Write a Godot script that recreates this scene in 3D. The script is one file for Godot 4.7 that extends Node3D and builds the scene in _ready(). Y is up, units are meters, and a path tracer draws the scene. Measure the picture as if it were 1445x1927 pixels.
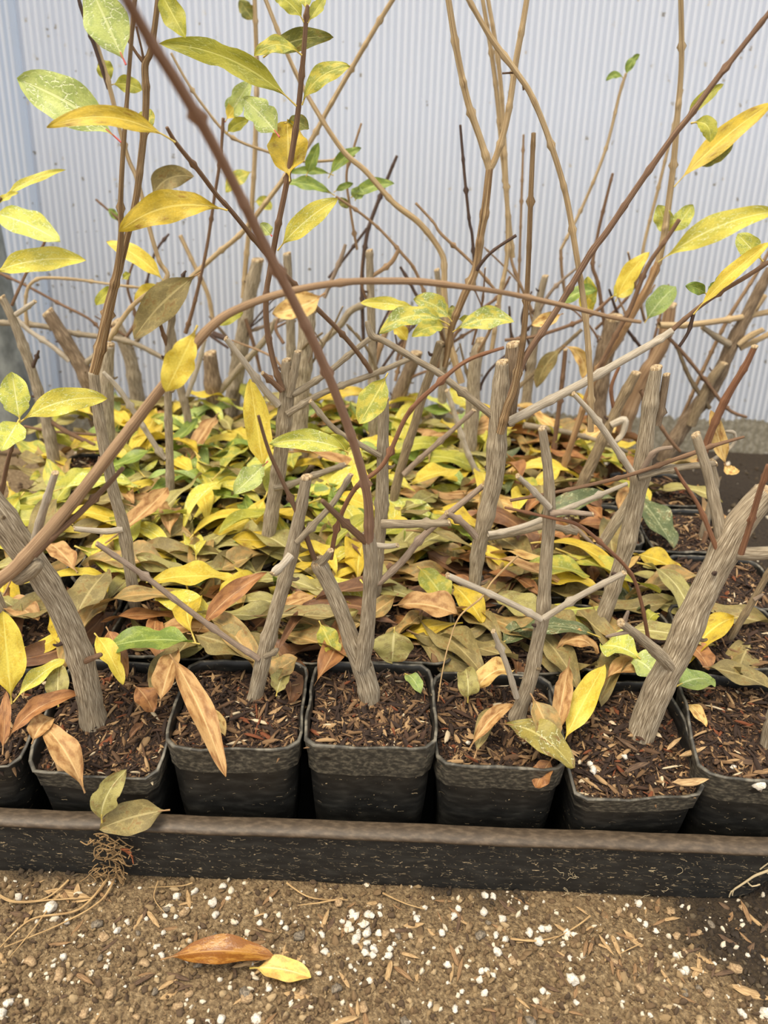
extends Node3D
# A tray of leafless shrub cuttings in black nursery pots, in front of a fluted greenhouse wall.

const FOC := 1448.0            # focal length in pixels of the 1445 x 1927 frame
const EYE := Vector3(0, 0.49, 0)
const SOIL := 0.105
var cam_basis := Basis(Vector3.RIGHT, deg_to_rad(-27.0)) * Basis(Vector3.BACK, deg_to_rad(1.8))
var rng := RandomNumberGenerator.new()
var used := {}
var mats := {}
var leaf_mats := {}
var bump_noise := FastNoiseLite.new()
var ground_noise := FastNoiseLite.new()
var fine_noise := FastNoiseLite.new()

# ---------- measuring: where a line of sight of the photograph meets a plane of the place ----------
func ray(px: float, py: float) -> Vector3:
	return cam_basis * Vector3((px - 722.5) / FOC, -(py - 963.5) / FOC, -1.0)

func on_z(px: float, py: float, z: float) -> Vector3:
	var d := ray(px, py)
	return EYE + d * ((z - EYE.z) / d.z)

func on_y(px: float, py: float, y: float) -> Vector3:
	var d := ray(px, py)
	return EYE + d * ((y - EYE.y) / d.y)

func seen_at(p: Vector3) -> Vector2:
	var q := cam_basis.inverse() * (p - EYE)
	return Vector2(722.5 + FOC * q.x / -q.z, 963.5 - FOC * q.y / -q.z)

func per_px(p: Vector3) -> float:
	return -(cam_basis.inverse() * (p - EYE)).z / FOC

# ---------- naming ----------
func numbered(called: String) -> String:
	var n: int = used.get(called, -1) + 1
	used[called] = n
	return called if n == 0 else "%s_%03d" % [called, n]

func tag(o: Node, label := "", category := "", group := "", kind := "") -> void:
	if label: o.set_meta("label", label)
	if category: o.set_meta("category", category)
	if group: o.set_meta("group", group)
	if kind: o.set_meta("kind", kind)

func thing(called: String, at: Vector3, label: String, category: String, group := "", kind := "") -> Node3D:
	var o := Node3D.new()
	o.name = numbered(called)
	o.position = at
	add_child(o)
	tag(o, label, category, group, kind)
	return o

func part(called: String, mesh: Mesh, mat: Material, parent: Node, at := Vector3.ZERO) -> MeshInstance3D:
	var o := MeshInstance3D.new()
	o.name = called
	o.mesh = mesh
	o.material_override = mat
	o.position = at
	parent.add_child(o, true)
	return o

func solo(called: String, mesh: Mesh, mat: Material, xf: Transform3D, label: String, category: String, group := "", kind := "") -> MeshInstance3D:
	var o := MeshInstance3D.new()
	o.name = numbered(called)
	o.mesh = mesh
	o.material_override = mat
	o.transform = xf
	add_child(o)
	tag(o, label, category, group, kind)
	return o

# ---------- meshes ----------
# rows of points, all of one length; closed: the last point of a row repeats the first; normals averaged
func sheet(rows: Array, uv_rows: Array, closed := false) -> ArrayMesh:
	var nr := rows.size()
	var nc: int = rows[0].size()
	var v := PackedVector3Array()
	var uv := PackedVector2Array()
	for r in nr:
		v.append_array(rows[r])
		uv.append_array(uv_rows[r])
	var idx := PackedInt32Array()
	var nor := PackedVector3Array()
	nor.resize(v.size())
	for r in nr - 1:
		for c in nc - 1:
			var a := r * nc + c
			var b := a + 1
			var d := a + nc
			var e := d + 1
			idx.append_array([a, b, d, b, e, d])
			var n1 := (v[d] - v[a]).cross(v[b] - v[a])
			var n2 := (v[d] - v[b]).cross(v[e] - v[b])
			nor[a] += n1; nor[b] += n1 + n2; nor[d] += n1 + n2; nor[e] += n2
	for r in nr:
		if closed:
			var s := nor[r * nc] + nor[r * nc + nc - 1]
			nor[r * nc] = s
			nor[r * nc + nc - 1] = s
	for i in nor.size():
		nor[i] = nor[i].normalized() if nor[i].length_squared() > 1e-24 else Vector3.UP
	var arr := []
	arr.resize(Mesh.ARRAY_MAX)
	arr[Mesh.ARRAY_VERTEX] = v
	arr[Mesh.ARRAY_NORMAL] = nor
	arr[Mesh.ARRAY_TEX_UV] = uv
	arr[Mesh.ARRAY_INDEX] = idx
	var m := ArrayMesh.new()
	m.add_surface_from_arrays(Mesh.PRIMITIVE_TRIANGLES, arr)
	return m

# flat-shaded triangles
func soup(tris: PackedVector3Array) -> ArrayMesh:
	var st := SurfaceTool.new()
	st.begin(Mesh.PRIMITIVE_TRIANGLES)
	st.set_smooth_group(-1)
	for p in tris:
		st.set_uv(Vector2(p.x, p.z))
		st.add_vertex(p)
	st.generate_normals()
	return st.commit()

func quad_to(t: PackedVector3Array, a: Vector3, b: Vector3, c: Vector3, d: Vector3) -> void:
	t.append_array([a, c, b, a, d, c])

func box_to(t: PackedVector3Array, lo: Vector3, hi: Vector3) -> void:
	var p := func(i): return Vector3(hi.x if i & 1 else lo.x, hi.y if i & 2 else lo.y, hi.z if i & 4 else lo.z)
	for f in [[0, 2, 3, 1], [4, 5, 7, 6], [0, 4, 6, 2], [1, 3, 7, 5], [2, 6, 7, 3], [0, 1, 5, 4]]:
		quad_to(t, p.call(f[0]), p.call(f[1]), p.call(f[2]), p.call(f[3]))

func catmull(p0: Vector3, p1: Vector3, p2: Vector3, p3: Vector3, t: float) -> Vector3:
	return 0.5 * (2.0 * p1 + (p2 - p0) * t + (2.0 * p0 - 5.0 * p1 + 4.0 * p2 - p3) * t * t + (3.0 * p1 - p0 - 3.0 * p2 + p3) * t * t * t)

# a woody tube through the points: uneven, with swollen nodes that carry a pair of buds
func tube(ctrl: Array, radii: Array, sides: int, step: float, node_gap: float, bud: float, rough: float) -> ArrayMesh:
	var pts: Array[Vector3] = []
	var rad: Array[float] = []
	for i in ctrl.size() - 1:
		var p0: Vector3 = ctrl[maxi(i - 1, 0)]
		var p1: Vector3 = ctrl[i]
		var p2: Vector3 = ctrl[i + 1]
		var p3: Vector3 = ctrl[mini(i + 2, ctrl.size() - 1)]
		var n := maxi(2, int(ceil((p2 - p1).length() / step)))
		for k in n:
			var t := float(k) / n
			pts.append(catmull(p0, p1, p2, p3, t))
			rad.append(lerpf(radii[i], radii[i + 1], t))
	pts.append(ctrl[-1])
	rad.append(radii[-1])
	var total := 0.0
	var at: Array[float] = [0.0]
	for i in range(1, pts.size()):
		total += (pts[i] - pts[i - 1]).length()
		at.append(total)
	var nodes: Array[float] = []
	if node_gap > 0.0:
		var s := node_gap * rng.randf_range(0.3, 0.8)
		while s < total - 0.004:
			nodes.append(s)
			s += node_gap * rng.randf_range(0.75, 1.25)
	var seedf := rng.randf() * 100.0
	var rows := []
	var uvs := []
	var tan := (pts[1] - pts[0]).normalized()
	var side := tan.cross(Vector3(0.31, 0.2, 0.93)).normalized()
	var turn0 := rng.randf() * TAU
	for i in pts.size():
		var t2 := (pts[mini(i + 1, pts.size() - 1)] - pts[maxi(i - 1, 0)]).normalized()
		side = (side - t2 * side.dot(t2)).normalized()
		var other := side.cross(t2)
		var row := PackedVector3Array()
		var uvr := PackedVector2Array()
		var r := rad[i] * (1.0 + rough * bump_noise.get_noise_2d(at[i] * 900.0, seedf * 7.0))
		for k in sides + 1:
			var ang := TAU * (k % sides) / sides
			var rr := r * (1.0 + rough * 0.7 * bump_noise.get_noise_3d(cos(ang) * 30.0, sin(ang) * 30.0 + seedf, at[i] * 500.0))
			for j in nodes.size():
				var dn := at[i] - nodes[j]
				if absf(dn) < 0.012:
					var reach := maxf(0.0016, rad[i] * 0.8)
					rr += r * 0.2 * minf(bud, 1.0) * exp(-pow(dn / reach, 2.0))
					var th := turn0 + (PI * 0.5) * (j % 2)
					var da: float = absf(wrapf(ang - th, -PI, PI))
					da = minf(da, PI - da)
					rr += minf(r, 0.0016) * 0.75 * bud * exp(-pow(da / 0.45, 2.0)) * exp(-pow((dn - 0.001) / 0.0017, 2.0))
			row.append(pts[i] + (side * cos(ang) + other * sin(ang)) * rr)
			uvr.append(Vector2(float(k) / sides, at[i] * 10.0 + seedf))
		rows.append(row)
		uvs.append(uvr)
	# close the end
	var last := PackedVector3Array()
	var luv := PackedVector2Array()
	for k in sides + 1:
		last.append(pts[-1] + (pts[-1] - pts[-2]).normalized() * rad[-1] * 0.25)
		luv.append(Vector2(float(k) / sides, at[-1] * 10.0 + seedf + 0.01))
	rows.append(last)
	uvs.append(luv)
	return sheet(rows, uvs, true)

# a small stone or grain, about one unit across
func stone_mesh(flat: float, rough: float) -> ArrayMesh:
	var rows := []
	var uvs := []
	var s := rng.randf() * 50.0
	for r in 6:
		var la := PI * (r / 5.0)
		var row := PackedVector3Array()
		var uvr := PackedVector2Array()
		for c in 9:
			var lo := TAU * (c % 8) / 8.0
			var d := Vector3(sin(la) * cos(lo), -cos(la), sin(la) * sin(lo))
			var q := 0.5 * (1.0 + rough * bump_noise.get_noise_3d(d.x * 105.0 + s, d.y * 105.0, d.z * 105.0))
			row.append(Vector3(d.x * q, d.y * q * flat, d.z * q))
			uvr.append(Vector2(c / 8.0, r / 5.0))
		rows.append(row)
		uvs.append(uvr)
	return sheet(rows, uvs, true)

# a splinter of bark, one unit long along x
func chip_mesh(wide: float, thick: float) -> ArrayMesh:
	var rows := []
	var uvs := []
	var s := rng.randf() * 50.0
	var bend := rng.randf_range(-0.08, 0.08)
	for r in 7:
		var t := r / 6.0
		var w: float = wide * [0.12, 0.75, 1.0, 0.95, 1.0, 0.7, 0.1][r] * (1.0 + 0.35 * bump_noise.get_noise_2d(t * 160.0, s))
		var row := PackedVector3Array()
		var uvr := PackedVector2Array()
		for c in 7:
			var a := TAU * (c % 6) / 6.0 + 0.5
			row.append(Vector3(t - 0.5 + 0.06 * sin(a * 2.0 + s), sin(a) * thick * (w / wide) * 0.5 + bend * sin(PI * t), cos(a) * w * 0.5))
			uvr.append(Vector2(t * 0.5, c / 6.0))
		rows.append(row)
		uvs.append(uvr)
	return sheet(rows, uvs, true)

# ---------- materials ----------
func srgb(r: int, g: int, b: int) -> Color:
	return Color(r / 255.0, g / 255.0, b / 255.0)

func noise_tex(freq: float, stops: Array, size := 512, oct := 5, seed_ := 1, normal := 0.0, kind := FastNoiseLite.TYPE_SIMPLEX_SMOOTH) -> NoiseTexture2D:
	var n := FastNoiseLite.new()
	n.noise_type = kind
	n.frequency = freq
	n.fractal_octaves = oct
	n.fractal_gain = 0.6
	n.seed = seed_
	var t := NoiseTexture2D.new()
	t.width = size
	t.height = size
	t.seamless = true
	t.noise = n
	if normal > 0.0:
		t.as_normal_map = true
		t.bump_strength = normal
	else:
		var g := Gradient.new()
		g.offsets = PackedFloat32Array(stops.map(func(s): return s[0]))
		g.colors = PackedColorArray(stops.map(func(s): return s[1]))
		t.color_ramp = g
	return t

func mat(tex: Texture2D, rough: float, uv := Vector3.ONE, bump: Texture2D = null, relief := 0.0) -> StandardMaterial3D:
	var m := StandardMaterial3D.new()
	m.albedo_texture = tex
	m.roughness = rough
	m.uv1_scale = uv
	if bump:
		m.heightmap_enabled = true
		m.heightmap_texture = bump
		m.heightmap_scale = relief
	return m

func plain(c: Color, rough: float) -> StandardMaterial3D:
	var m := StandardMaterial3D.new()
	m.albedo_color = c
	m.roughness = rough
	return m

func leaf_picture(base: Color, alt: Color, vein: Color, alt_share: float, crackle: float, burnt: float, seed_: int) -> ImageTexture:
	var w := 320
	var h := 128
	var im := Image.create(w, h, false, Image.FORMAT_RGB8)
	var n := FastNoiseLite.new()
	n.seed = seed_
	n.frequency = 0.012
	n.fractal_octaves = 3
	var fine := FastNoiseLite.new()
	fine.seed = seed_ + 5
	fine.frequency = 0.11
	var cell := FastNoiseLite.new()
	cell.seed = seed_ + 9
	cell.noise_type = FastNoiseLite.TYPE_CELLULAR
	cell.cellular_return_type = FastNoiseLite.RETURN_DISTANCE2_SUB
	cell.frequency = 0.035
	cell.domain_warp_enabled = true
	cell.domain_warp_amplitude = 14.0
	cell.domain_warp_frequency = 0.03
	var brown := Color(0.42, 0.25, 0.11)
	for y in h:
		var v := absf((y + 0.5) / h - 0.5) * 2.0
		for x in w:
			var u := (x + 0.5) / w
			var a := n.get_noise_2d(x, y * 1.6)
			var f := fine.get_noise_2d(x, y)
			var c := base.lerp(alt, smoothstep(-0.3, 0.3, a + 0.12 * f + alt_share - 0.5))
			c = c * (1.0 + 0.09 * f)
			var ph := u * 10.0 - v * 1.7 + 0.12 * a * 4.0
			var dv: float = absf(ph - floorf(ph) - 0.5)
			c = c.lerp(vein, 0.42 * smoothstep(0.455, 0.5, dv) * smoothstep(0.0, 0.12, v) * (1.0 - smoothstep(0.75, 0.95, v)))
			var mid := 0.05 + 0.05 * (1.0 - u)
			c = c.lerp(vein, 0.8 * (1.0 - smoothstep(mid * 0.6, mid, v)))
			if crackle > 0.0:
				var e: float = cell.get_noise_2d(x, y * 1.3) + 1.0
				var k: float = (1.0 - smoothstep(0.05, 0.2, e)) * smoothstep(-0.2, 0.2, f * 0.8 + a * 1.5) * crackle * 1.2
				c = c.lerp(Color(0.93, 0.94, 0.78), clampf(k, 0.0, 0.9))
				if fine.get_noise_2d(x * 2.3 + 400.0, y * 2.3) > 0.52:
					c = c.lerp(Color(0.95, 0.95, 0.85), 0.6 * crackle)
			if burnt > 0.0:
				var b := smoothstep(0.2, 0.75, a * 0.8 + 0.3 * f + burnt * (0.5 * u + 0.4 * v) - 0.05)
				c = c.lerp(brown * (1.0 + 0.3 * f), b * 0.6)
			c.a = 1.0
			im.set_pixel(x, y, c)
	return ImageTexture.create_from_image(im)

func leaf_mat(key: String, base: Color, alt: Color, vein: Color, share: float, crackle: float, burnt: float, seed_: int, rough: float, glow: float) -> void:
	var m := StandardMaterial3D.new()
	m.albedo_texture = leaf_picture(base, alt, vein, share, crackle, burnt, seed_)
	m.roughness = rough
	m.metallic_specular = 0.45
	m.texture_repeat = false
	m.backlight_enabled = true
	m.backlight = Color(glow, glow, glow * 0.9)
	m.heightmap_enabled = true
	m.heightmap_texture = m.albedo_texture
	m.heightmap_scale = 0.1
	leaf_mats[key] = m

# ---------- leaves ----------
func spine_at(a: Vector3, c: Vector3, b: Vector3, t: float) -> Vector3:
	return a * (1.0 - t) * (1.0 - t) + c * 2.0 * t * (1.0 - t) + b * t * t

# blade between petiole end and tip along a curved midrib; returned relative to origin o
func blade_mesh(a: Vector3, b: Vector3, bow: Vector3, width: float, n0: Vector3, fold: float, wave: float, twist: float, o: Vector3, shape: float) -> ArrayMesh:
	var ctrl := (a + b) * 0.5 + bow * 2.0
	var rows := []
	var uvs := []
	var ph := rng.randf() * TAU
	var ph2 := rng.randf() * TAU
	var k := rng.randf_range(1.3, 2.4)
	var nu := 18
	var nv := 6
	var notch := rng.randf_range(0.25, 0.85)
	var dent := 0.2 if rng.randf() < 0.25 else 0.0
	for i in nu + 1:
		var t := 0.07 + 0.93 * i / float(nu)
		var tt := i / float(nu)
		var p := spine_at(a, ctrl, b, t)
		var tg := (spine_at(a, ctrl, b, minf(t + 0.01, 1.0)) - spine_at(a, ctrl, b, t - 0.01)).normalized()
		var n := (n0 - tg * n0.dot(tg)).normalized()
		var sd := tg.cross(n).normalized()
		var an := twist * (tt - 0.4)
		var sd2 := sd * cos(an) + n * sin(an)
		var n2 := n * cos(an) - sd * sin(an)
		var w := width * 0.5 * pow(maxf(sin(PI * pow(tt, shape)), 0.0), 0.68) * (1.0 + 0.045 * sin(tt * 14.0 + ph) - dent * exp(-pow((tt - notch) / 0.06, 2.0)))
		w = maxf(w, width * (0.05 * (1.0 - tt) + 0.004)) * smoothstep(-0.02, 0.3, tt + 0.04)
		var row := PackedVector3Array()
		var uvr := PackedVector2Array()
		for j in nv + 1:
			var s := 2.0 * j / nv - 1.0
			var lift := absf(s) * w * sin(fold) + wave * width * s * s * sin(TAU * k * tt + (ph if s > 0.0 else ph2))
			row.append(p + sd2 * (s * w * cos(fold)) + n2 * lift - o)
			uvr.append(Vector2(tt * 0.98 + 0.01, j / float(nv)))
		rows.append(row)
		uvs.append(uvr)
	return sheet(rows, uvs)

func petiole_mesh(a: Vector3, b: Vector3, bow: Vector3, r: float, o: Vector3) -> ArrayMesh:
	var ctrl := (a + b) * 0.5 + bow * 2.0
	var pts := []
	var rad := []
	for i in 5:
		pts.append(spine_at(a, ctrl, b, 0.16 * i / 4.0) - o)
		rad.append(r * lerpf(1.0, 0.55, i / 4.0))
	return tube(pts, rad, 5, 0.01, 0.0, 0.0, 0.1)

func stalk_mat(kind: String) -> Material:
	return mats.petiole_dry if kind in ["tan", "orange", "brown", "olive", "tan_olive", "straw", "brown_gold", "olive_speck"] else mats.petiole

func blade_width(mid: Vector3, axis: Vector3, n: Vector3, w_px: float) -> float:
	var sd := axis.cross(n).normalized()
	var u := (seen_at(mid + axis * 0.001) - seen_at(mid)).normalized()
	var d := seen_at(mid + sd * 0.001) - seen_at(mid)
	return clampf(w_px * 0.001 / maxf(absf(d.cross(u)), 0.5), 0.004, 0.036)

# a leaf growing on a plant: seen from (ax, ay) to (bx, by), about w pixels wide
func grow(p: Dictionary, ax: float, ay: float, bx: float, by: float, w: float, kind: String, bow := 0.0, z := 0.0, dz := 0.0, face := 0.75, label := "") -> void:
	var za: float = p.z + z
	if by < ay - 30.0: dz = -absf(dz)
	var a := on_z(ax, ay, za)
	var b := on_z(bx, by, za + dz)
	var mid := (a + b) * 0.5
	var axis := (b - a).normalized()
	var n := ((EYE - mid).normalized() * face + Vector3.UP * (1.0 - face)).normalized()
	n = (n - axis * n.dot(axis)).normalized()
	n = n.rotated(axis, rng.randf_range(-0.2, 0.2))
	var wd := blade_width(mid, axis, n, w)
	var across := axis.cross(n)
	var bw := (Vector3.UP - axis * axis.y).normalized() * bow * per_px(mid)
	var o: Vector3 = p.node.position
	var leaf := part("leaf", blade_mesh(a, b, bw, wd, n, rng.randf_range(0.12, 0.4), rng.randf_range(0.05, 0.13), rng.randf_range(-0.35, 0.35), o, rng.randf_range(0.85, 1.15)), leaf_mats[kind], p.node)
	if label: leaf.set_meta("label", label)
	part("petiole", petiole_mesh(a, b, bw, 0.0007, o), mats.petiole_red if kind == "pale" else stalk_mat(kind), leaf)

# a fallen leaf that lies from (ax, ay) at height ya to (bx, by) at height yb
func fallen(ax: float, ay: float, bx: float, by: float, w: float, kind: String, label: String, ya := 0.125, yb := 0.125, bow := 0.004, tilt := 0.0, fold := 0.2, wave := 0.08, twist := 0.3) -> void:
	var a := on_y(ax, ay, ya)
	var b := on_y(bx, by, yb)
	lay(a, b, w, kind, label, bow, tilt, fold, wave, twist)

func lay(a: Vector3, b: Vector3, w: float, kind: String, label: String, bow: float, tilt: float, fold: float, wave: float, twist: float, group := "") -> void:
	var mid := (a + b) * 0.5
	var axis := (b - a).normalized()
	var fwd := EYE - mid
	fwd.y = 0.0
	var n := Vector3.UP * cos(tilt) + fwd.normalized() * sin(tilt)
	n = (n - axis * n.dot(axis)).normalized()
	var wd := blade_width(mid, axis, n, w)
	var bw := (Vector3.UP - axis * axis.y).normalized() * bow
	var o := solo("fallen_leaf", blade_mesh(a, b, bw, wd, n, fold, wave, twist, a, rng.randf_range(0.85, 1.15)), leaf_mats[kind], Transform3D(Basis(), a), label, "leaf", group if group else "fallen leaves on and around the pots")
	part("petiole", petiole_mesh(a, b, bw, 0.0007, a), stalk_mat(kind), o)

# ---------- the setting ----------
func ground_height(x: float, z: float) -> float:
	return 0.004 * ground_noise.get_noise_2d(x * 100.0, z * 100.0) + 0.0016 * fine_noise.get_noise_2d(x * 1000.0, z * 1000.0) + 0.0012

func dampness(x: float, z: float) -> float:
	# wet dark potting mix spilled along the right side of the tray and behind the pots there
	var e := 0.05 * ground_noise.get_noise_2d(x * 160.0 + 300.0, z * 160.0) + 0.02 * fine_noise.get_noise_2d(x * 300.0, z * 300.0)
	var right := smoothstep(0.185, 0.235, x + e) * smoothstep(-0.295, -0.335, z + e)
	var behind := smoothstep(0.27, 0.33, x + e) * smoothstep(-0.42, -0.5, z)
	var under := smoothstep(-0.36, -0.4, z + e) * (1.0 - smoothstep(0.33, 0.4, absf(x) + e)) * smoothstep(-1.1, -0.95, z)
	return clampf(maxf(maxf(right, behind), under), 0.0, 1.0)

func build_ground() -> void:
	var g := Node3D.new()
	g.name = "floor"
	add_child(g)
	tag(g, "sandy brown earth floor of the greenhouse in front of the tray", "ground", "", "structure")
	var st := SurfaceTool.new()
	st.begin(Mesh.PRIMITIVE_TRIANGLES)
	var dry := Color(1, 1, 1)
	var wet := Color(0.15, 0.135, 0.12)
	var nx := 200
	var nz := 170
	for j in nz + 1:
		for i in nx + 1:
			var x := -1.0 + 2.0 * i / nx
			var z := 0.3 - 1.6 * j / nz
			var d := dampness(x, z)
			st.set_color(dry.lerp(wet, d))
			st.set_uv(Vector2(x, z) * 4.0)
			st.add_vertex(Vector3(x, ground_height(x, z), z))
	for j in nz:
		for i in nx:
			var a := j * (nx + 1) + i
			for k in [a, a + nx + 1, a + 1, a + 1, a + nx + 1, a + nx + 2]:
				st.add_index(k)
	st.generate_normals()
	part("earth", st.commit(), mats.ground, g)
	var t := PackedVector3Array()
	box_to(t, Vector3(-6, -0.3, -6), Vector3(6, -0.008, 3))
	part("subsoil", soup(t), mats.subsoil, g)

func build_wall() -> void:
	var base_z := -1.222
	var w := Node3D.new()
	w.name = "wall_back"
	w.position = Vector3(0, -0.005, base_z)
	w.rotation.x = deg_to_rad(-7.0)
	add_child(w)
	tag(w, "white translucent fluted plastic greenhouse wall behind the cuttings", "wall", "", "structure")
	var rows := []
	var uvs := []
	for j in 9:
		var row := PackedVector3Array()
		var uvr := PackedVector2Array()
		for i in 9:
			row.append(Vector3(lerpf(-2.4, 2.4, i / 8.0), lerpf(1.9, 0.0, j / 8.0), 0.0))
			uvr.append(Vector2(lerpf(-2.4, 2.4, i / 8.0) + 0.5, 1.0 - lerpf(1.9, 0.0, j / 8.0)))
		rows.append(row)
		uvs.append(uvr)
	part("sheet", sheet(rows, uvs), mats.sheet, w)
	var t2 := PackedVector3Array()
	box_to(t2, Vector3(-2.4, 0, 0.0025), Vector3(-0.548, 1.9, 0.0045))
	part("bluish_sheet", soup(t2), mats.sheet_blue, w)  # bluish sheet set just in front of the main one at the left
	# flutes: one gently rounded vertical rib each
	rows = []
	uvs = []
	var prof := [[-0.0025, 0.0], [-0.002, 0.0003], [-0.0008, 0.0005], [0.0008, 0.0005], [0.002, 0.0003], [0.0025, 0.0]]
	for q in prof:
		rows.append(PackedVector3Array([Vector3(q[0], 0, q[1]), Vector3(q[0], 0.95, q[1]), Vector3(q[0], 1.9, q[1])]))
		uvs.append(PackedVector2Array([Vector2(q[0], 0), Vector2(q[0], 0.95), Vector2(q[0], 1.9)]))
	var rib := sheet(rows, uvs)
	for i in 242:
		part("rib", rib, mats.rib if i % 5 else mats.rib_dull, w, Vector3(-1.21 + 0.01 * i, 0, 0.0004 if -1.21 + 0.01 * i > -0.55 else 0.0046))
	# added strip: plank and soil blocking the backlight, painted as a dark ragged band
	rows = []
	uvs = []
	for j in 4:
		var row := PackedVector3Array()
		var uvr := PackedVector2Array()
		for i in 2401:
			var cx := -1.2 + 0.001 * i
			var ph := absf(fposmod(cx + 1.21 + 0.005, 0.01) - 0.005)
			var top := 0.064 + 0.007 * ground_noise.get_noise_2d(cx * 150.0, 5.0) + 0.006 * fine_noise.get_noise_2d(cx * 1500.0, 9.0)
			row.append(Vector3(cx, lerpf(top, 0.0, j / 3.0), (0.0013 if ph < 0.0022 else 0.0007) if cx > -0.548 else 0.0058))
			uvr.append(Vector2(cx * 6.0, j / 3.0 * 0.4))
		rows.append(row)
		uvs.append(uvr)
	part("painted_foot_shade", sheet(rows, uvs), mats.foot_shade, w)
	# mud splashed on the foot of the wall, thickest by the post
	var mm := MultiMesh.new()
	mm.transform_format = MultiMesh.TRANSFORM_3D
	mm.use_colors = true
	mm.mesh = grain_meshes[1]
	mm.instance_count = 330
	for i in 330:
		var sx := rng.randf_range(-0.75, 0.75) if i > 230 else -0.6 + absf(rng.randfn(0.0, 0.16))
		var sy := pow(rng.randf(), 2.0) * (0.62 if i % 3 == 0 else 0.36)
		var sz := lerpf(0.0012, 0.0055, pow(rng.randf(), 2.0)) * (0.6 if sy > 0.3 else 1.0)
		mm.set_instance_transform(i, Transform3D(Basis.from_euler(Vector3(0, 0, rng.randf() * TAU)).scaled_local(Vector3(sz, sz * rng.randf_range(0.4, 1.0), 0.0008)), Vector3(sx, sy, 0.0011 if sx > -0.545 else 0.0055)))
		mm.set_instance_color(i, srgb(150, 146, 138).lerp(srgb(112, 100, 82), rng.randf()).srgb_to_linear())
	var mud := MultiMeshInstance3D.new()
	mud.name = "mud_splashes"
	mud.multimesh = mm
	mud.material_override = mats.bit
	mud.set_meta("kind", "stuff")
	w.add_child(mud)
	# added plank outside the wall foot, put there to keep daylight off it
	var t := PackedVector3Array()
	box_to(t, Vector3(-2.4, -0.05, -1.262), Vector3(2.4, 0.082, -1.238))
	var b := solo("added_baseboard", soup(t), mats.plank, Transform3D(), "added dark plank blocking daylight at the outer foot of the plastic wall", "board", "", "structure")
	# unseen earth bank, added to shade the lower half of the wall from behind
	var bank := []
	var bank_uv := []
	for q in [[-1.36, -0.02], [-1.40, 0.16], [-1.45, 0.33], [-1.52, 0.44], [-1.65, 0.5], [-1.9, 0.5], [-2.2, 0.3], [-2.5, -0.02]]:
		var row := PackedVector3Array()
		var uvr := PackedVector2Array()
		for i in 49:
			var bx := lerpf(-3.0, 3.0, i / 48.0)
			row.append(Vector3(bx, q[1] + 0.03 * ground_noise.get_noise_2d(bx * 90.0, q[0] * 90.0), q[0] + 0.02 * ground_noise.get_noise_2d(bx * 120.0 + 50.0, q[1] * 120.0)))
			uvr.append(Vector2(bx, q[0]) * 3.0)
		bank.append(row)
		bank_uv.append(uvr)
	bank.reverse()
	bank_uv.reverse()
	var bk := solo("added_shade_bank", sheet(bank, bank_uv), mats.soil, Transform3D(), "unseen dark earth bank added outside to dim the lower plastic wall", "bank", "", "structure")
	# galvanised post of the house frame
	var p := thing("metal_post", Vector3(-0.59, 0, -1.15), "grey galvanised pipe post standing before the wall beside the pots", "post")
	var r := 0.031
	rows = []
	uvs = []
	for yy in [[-0.02, r], [0.0, r], [0.6, r], [1.3, r], [1.9, r], [1.903, r * 0.93], [1.903, 0.0]]:
		var row := PackedVector3Array()
		var uvr := PackedVector2Array()
		for k in 25:
			var an := TAU * (k % 24) / 24.0
			row.append(Vector3(cos(an) * yy[1], yy[0], sin(an) * yy[1]))
			uvr.append(Vector2(k / 24.0, yy[0] * 3.0))
		rows.append(row)
		uvs.append(uvr)
	part("pipe", sheet(rows, uvs, true), mats.zinc, p)
	rows = []
	uvs = []
	for yy in [[-0.01, r + 0.001], [0.006, r + 0.012], [0.009, r + 0.005], [0.012, r - 0.001]]:
		var row := PackedVector3Array()
		var uvr := PackedVector2Array()
		for k in 25:
			var an := TAU * (k % 24) / 24.0
			var q: float = yy[1] + 0.004 * bump_noise.get_noise_2d(k % 24 * 30.0, yy[0] * 900.0)
			row.append(Vector3(cos(an) * q, yy[0], sin(an) * q))
			uvr.append(Vector2(k / 24.0 * 0.2, yy[0] * 3.0))
		rows.append(row)
		uvs.append(uvr)
	part("earth_collar", sheet(rows, uvs, true), mats.subsoil, p)

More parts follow.
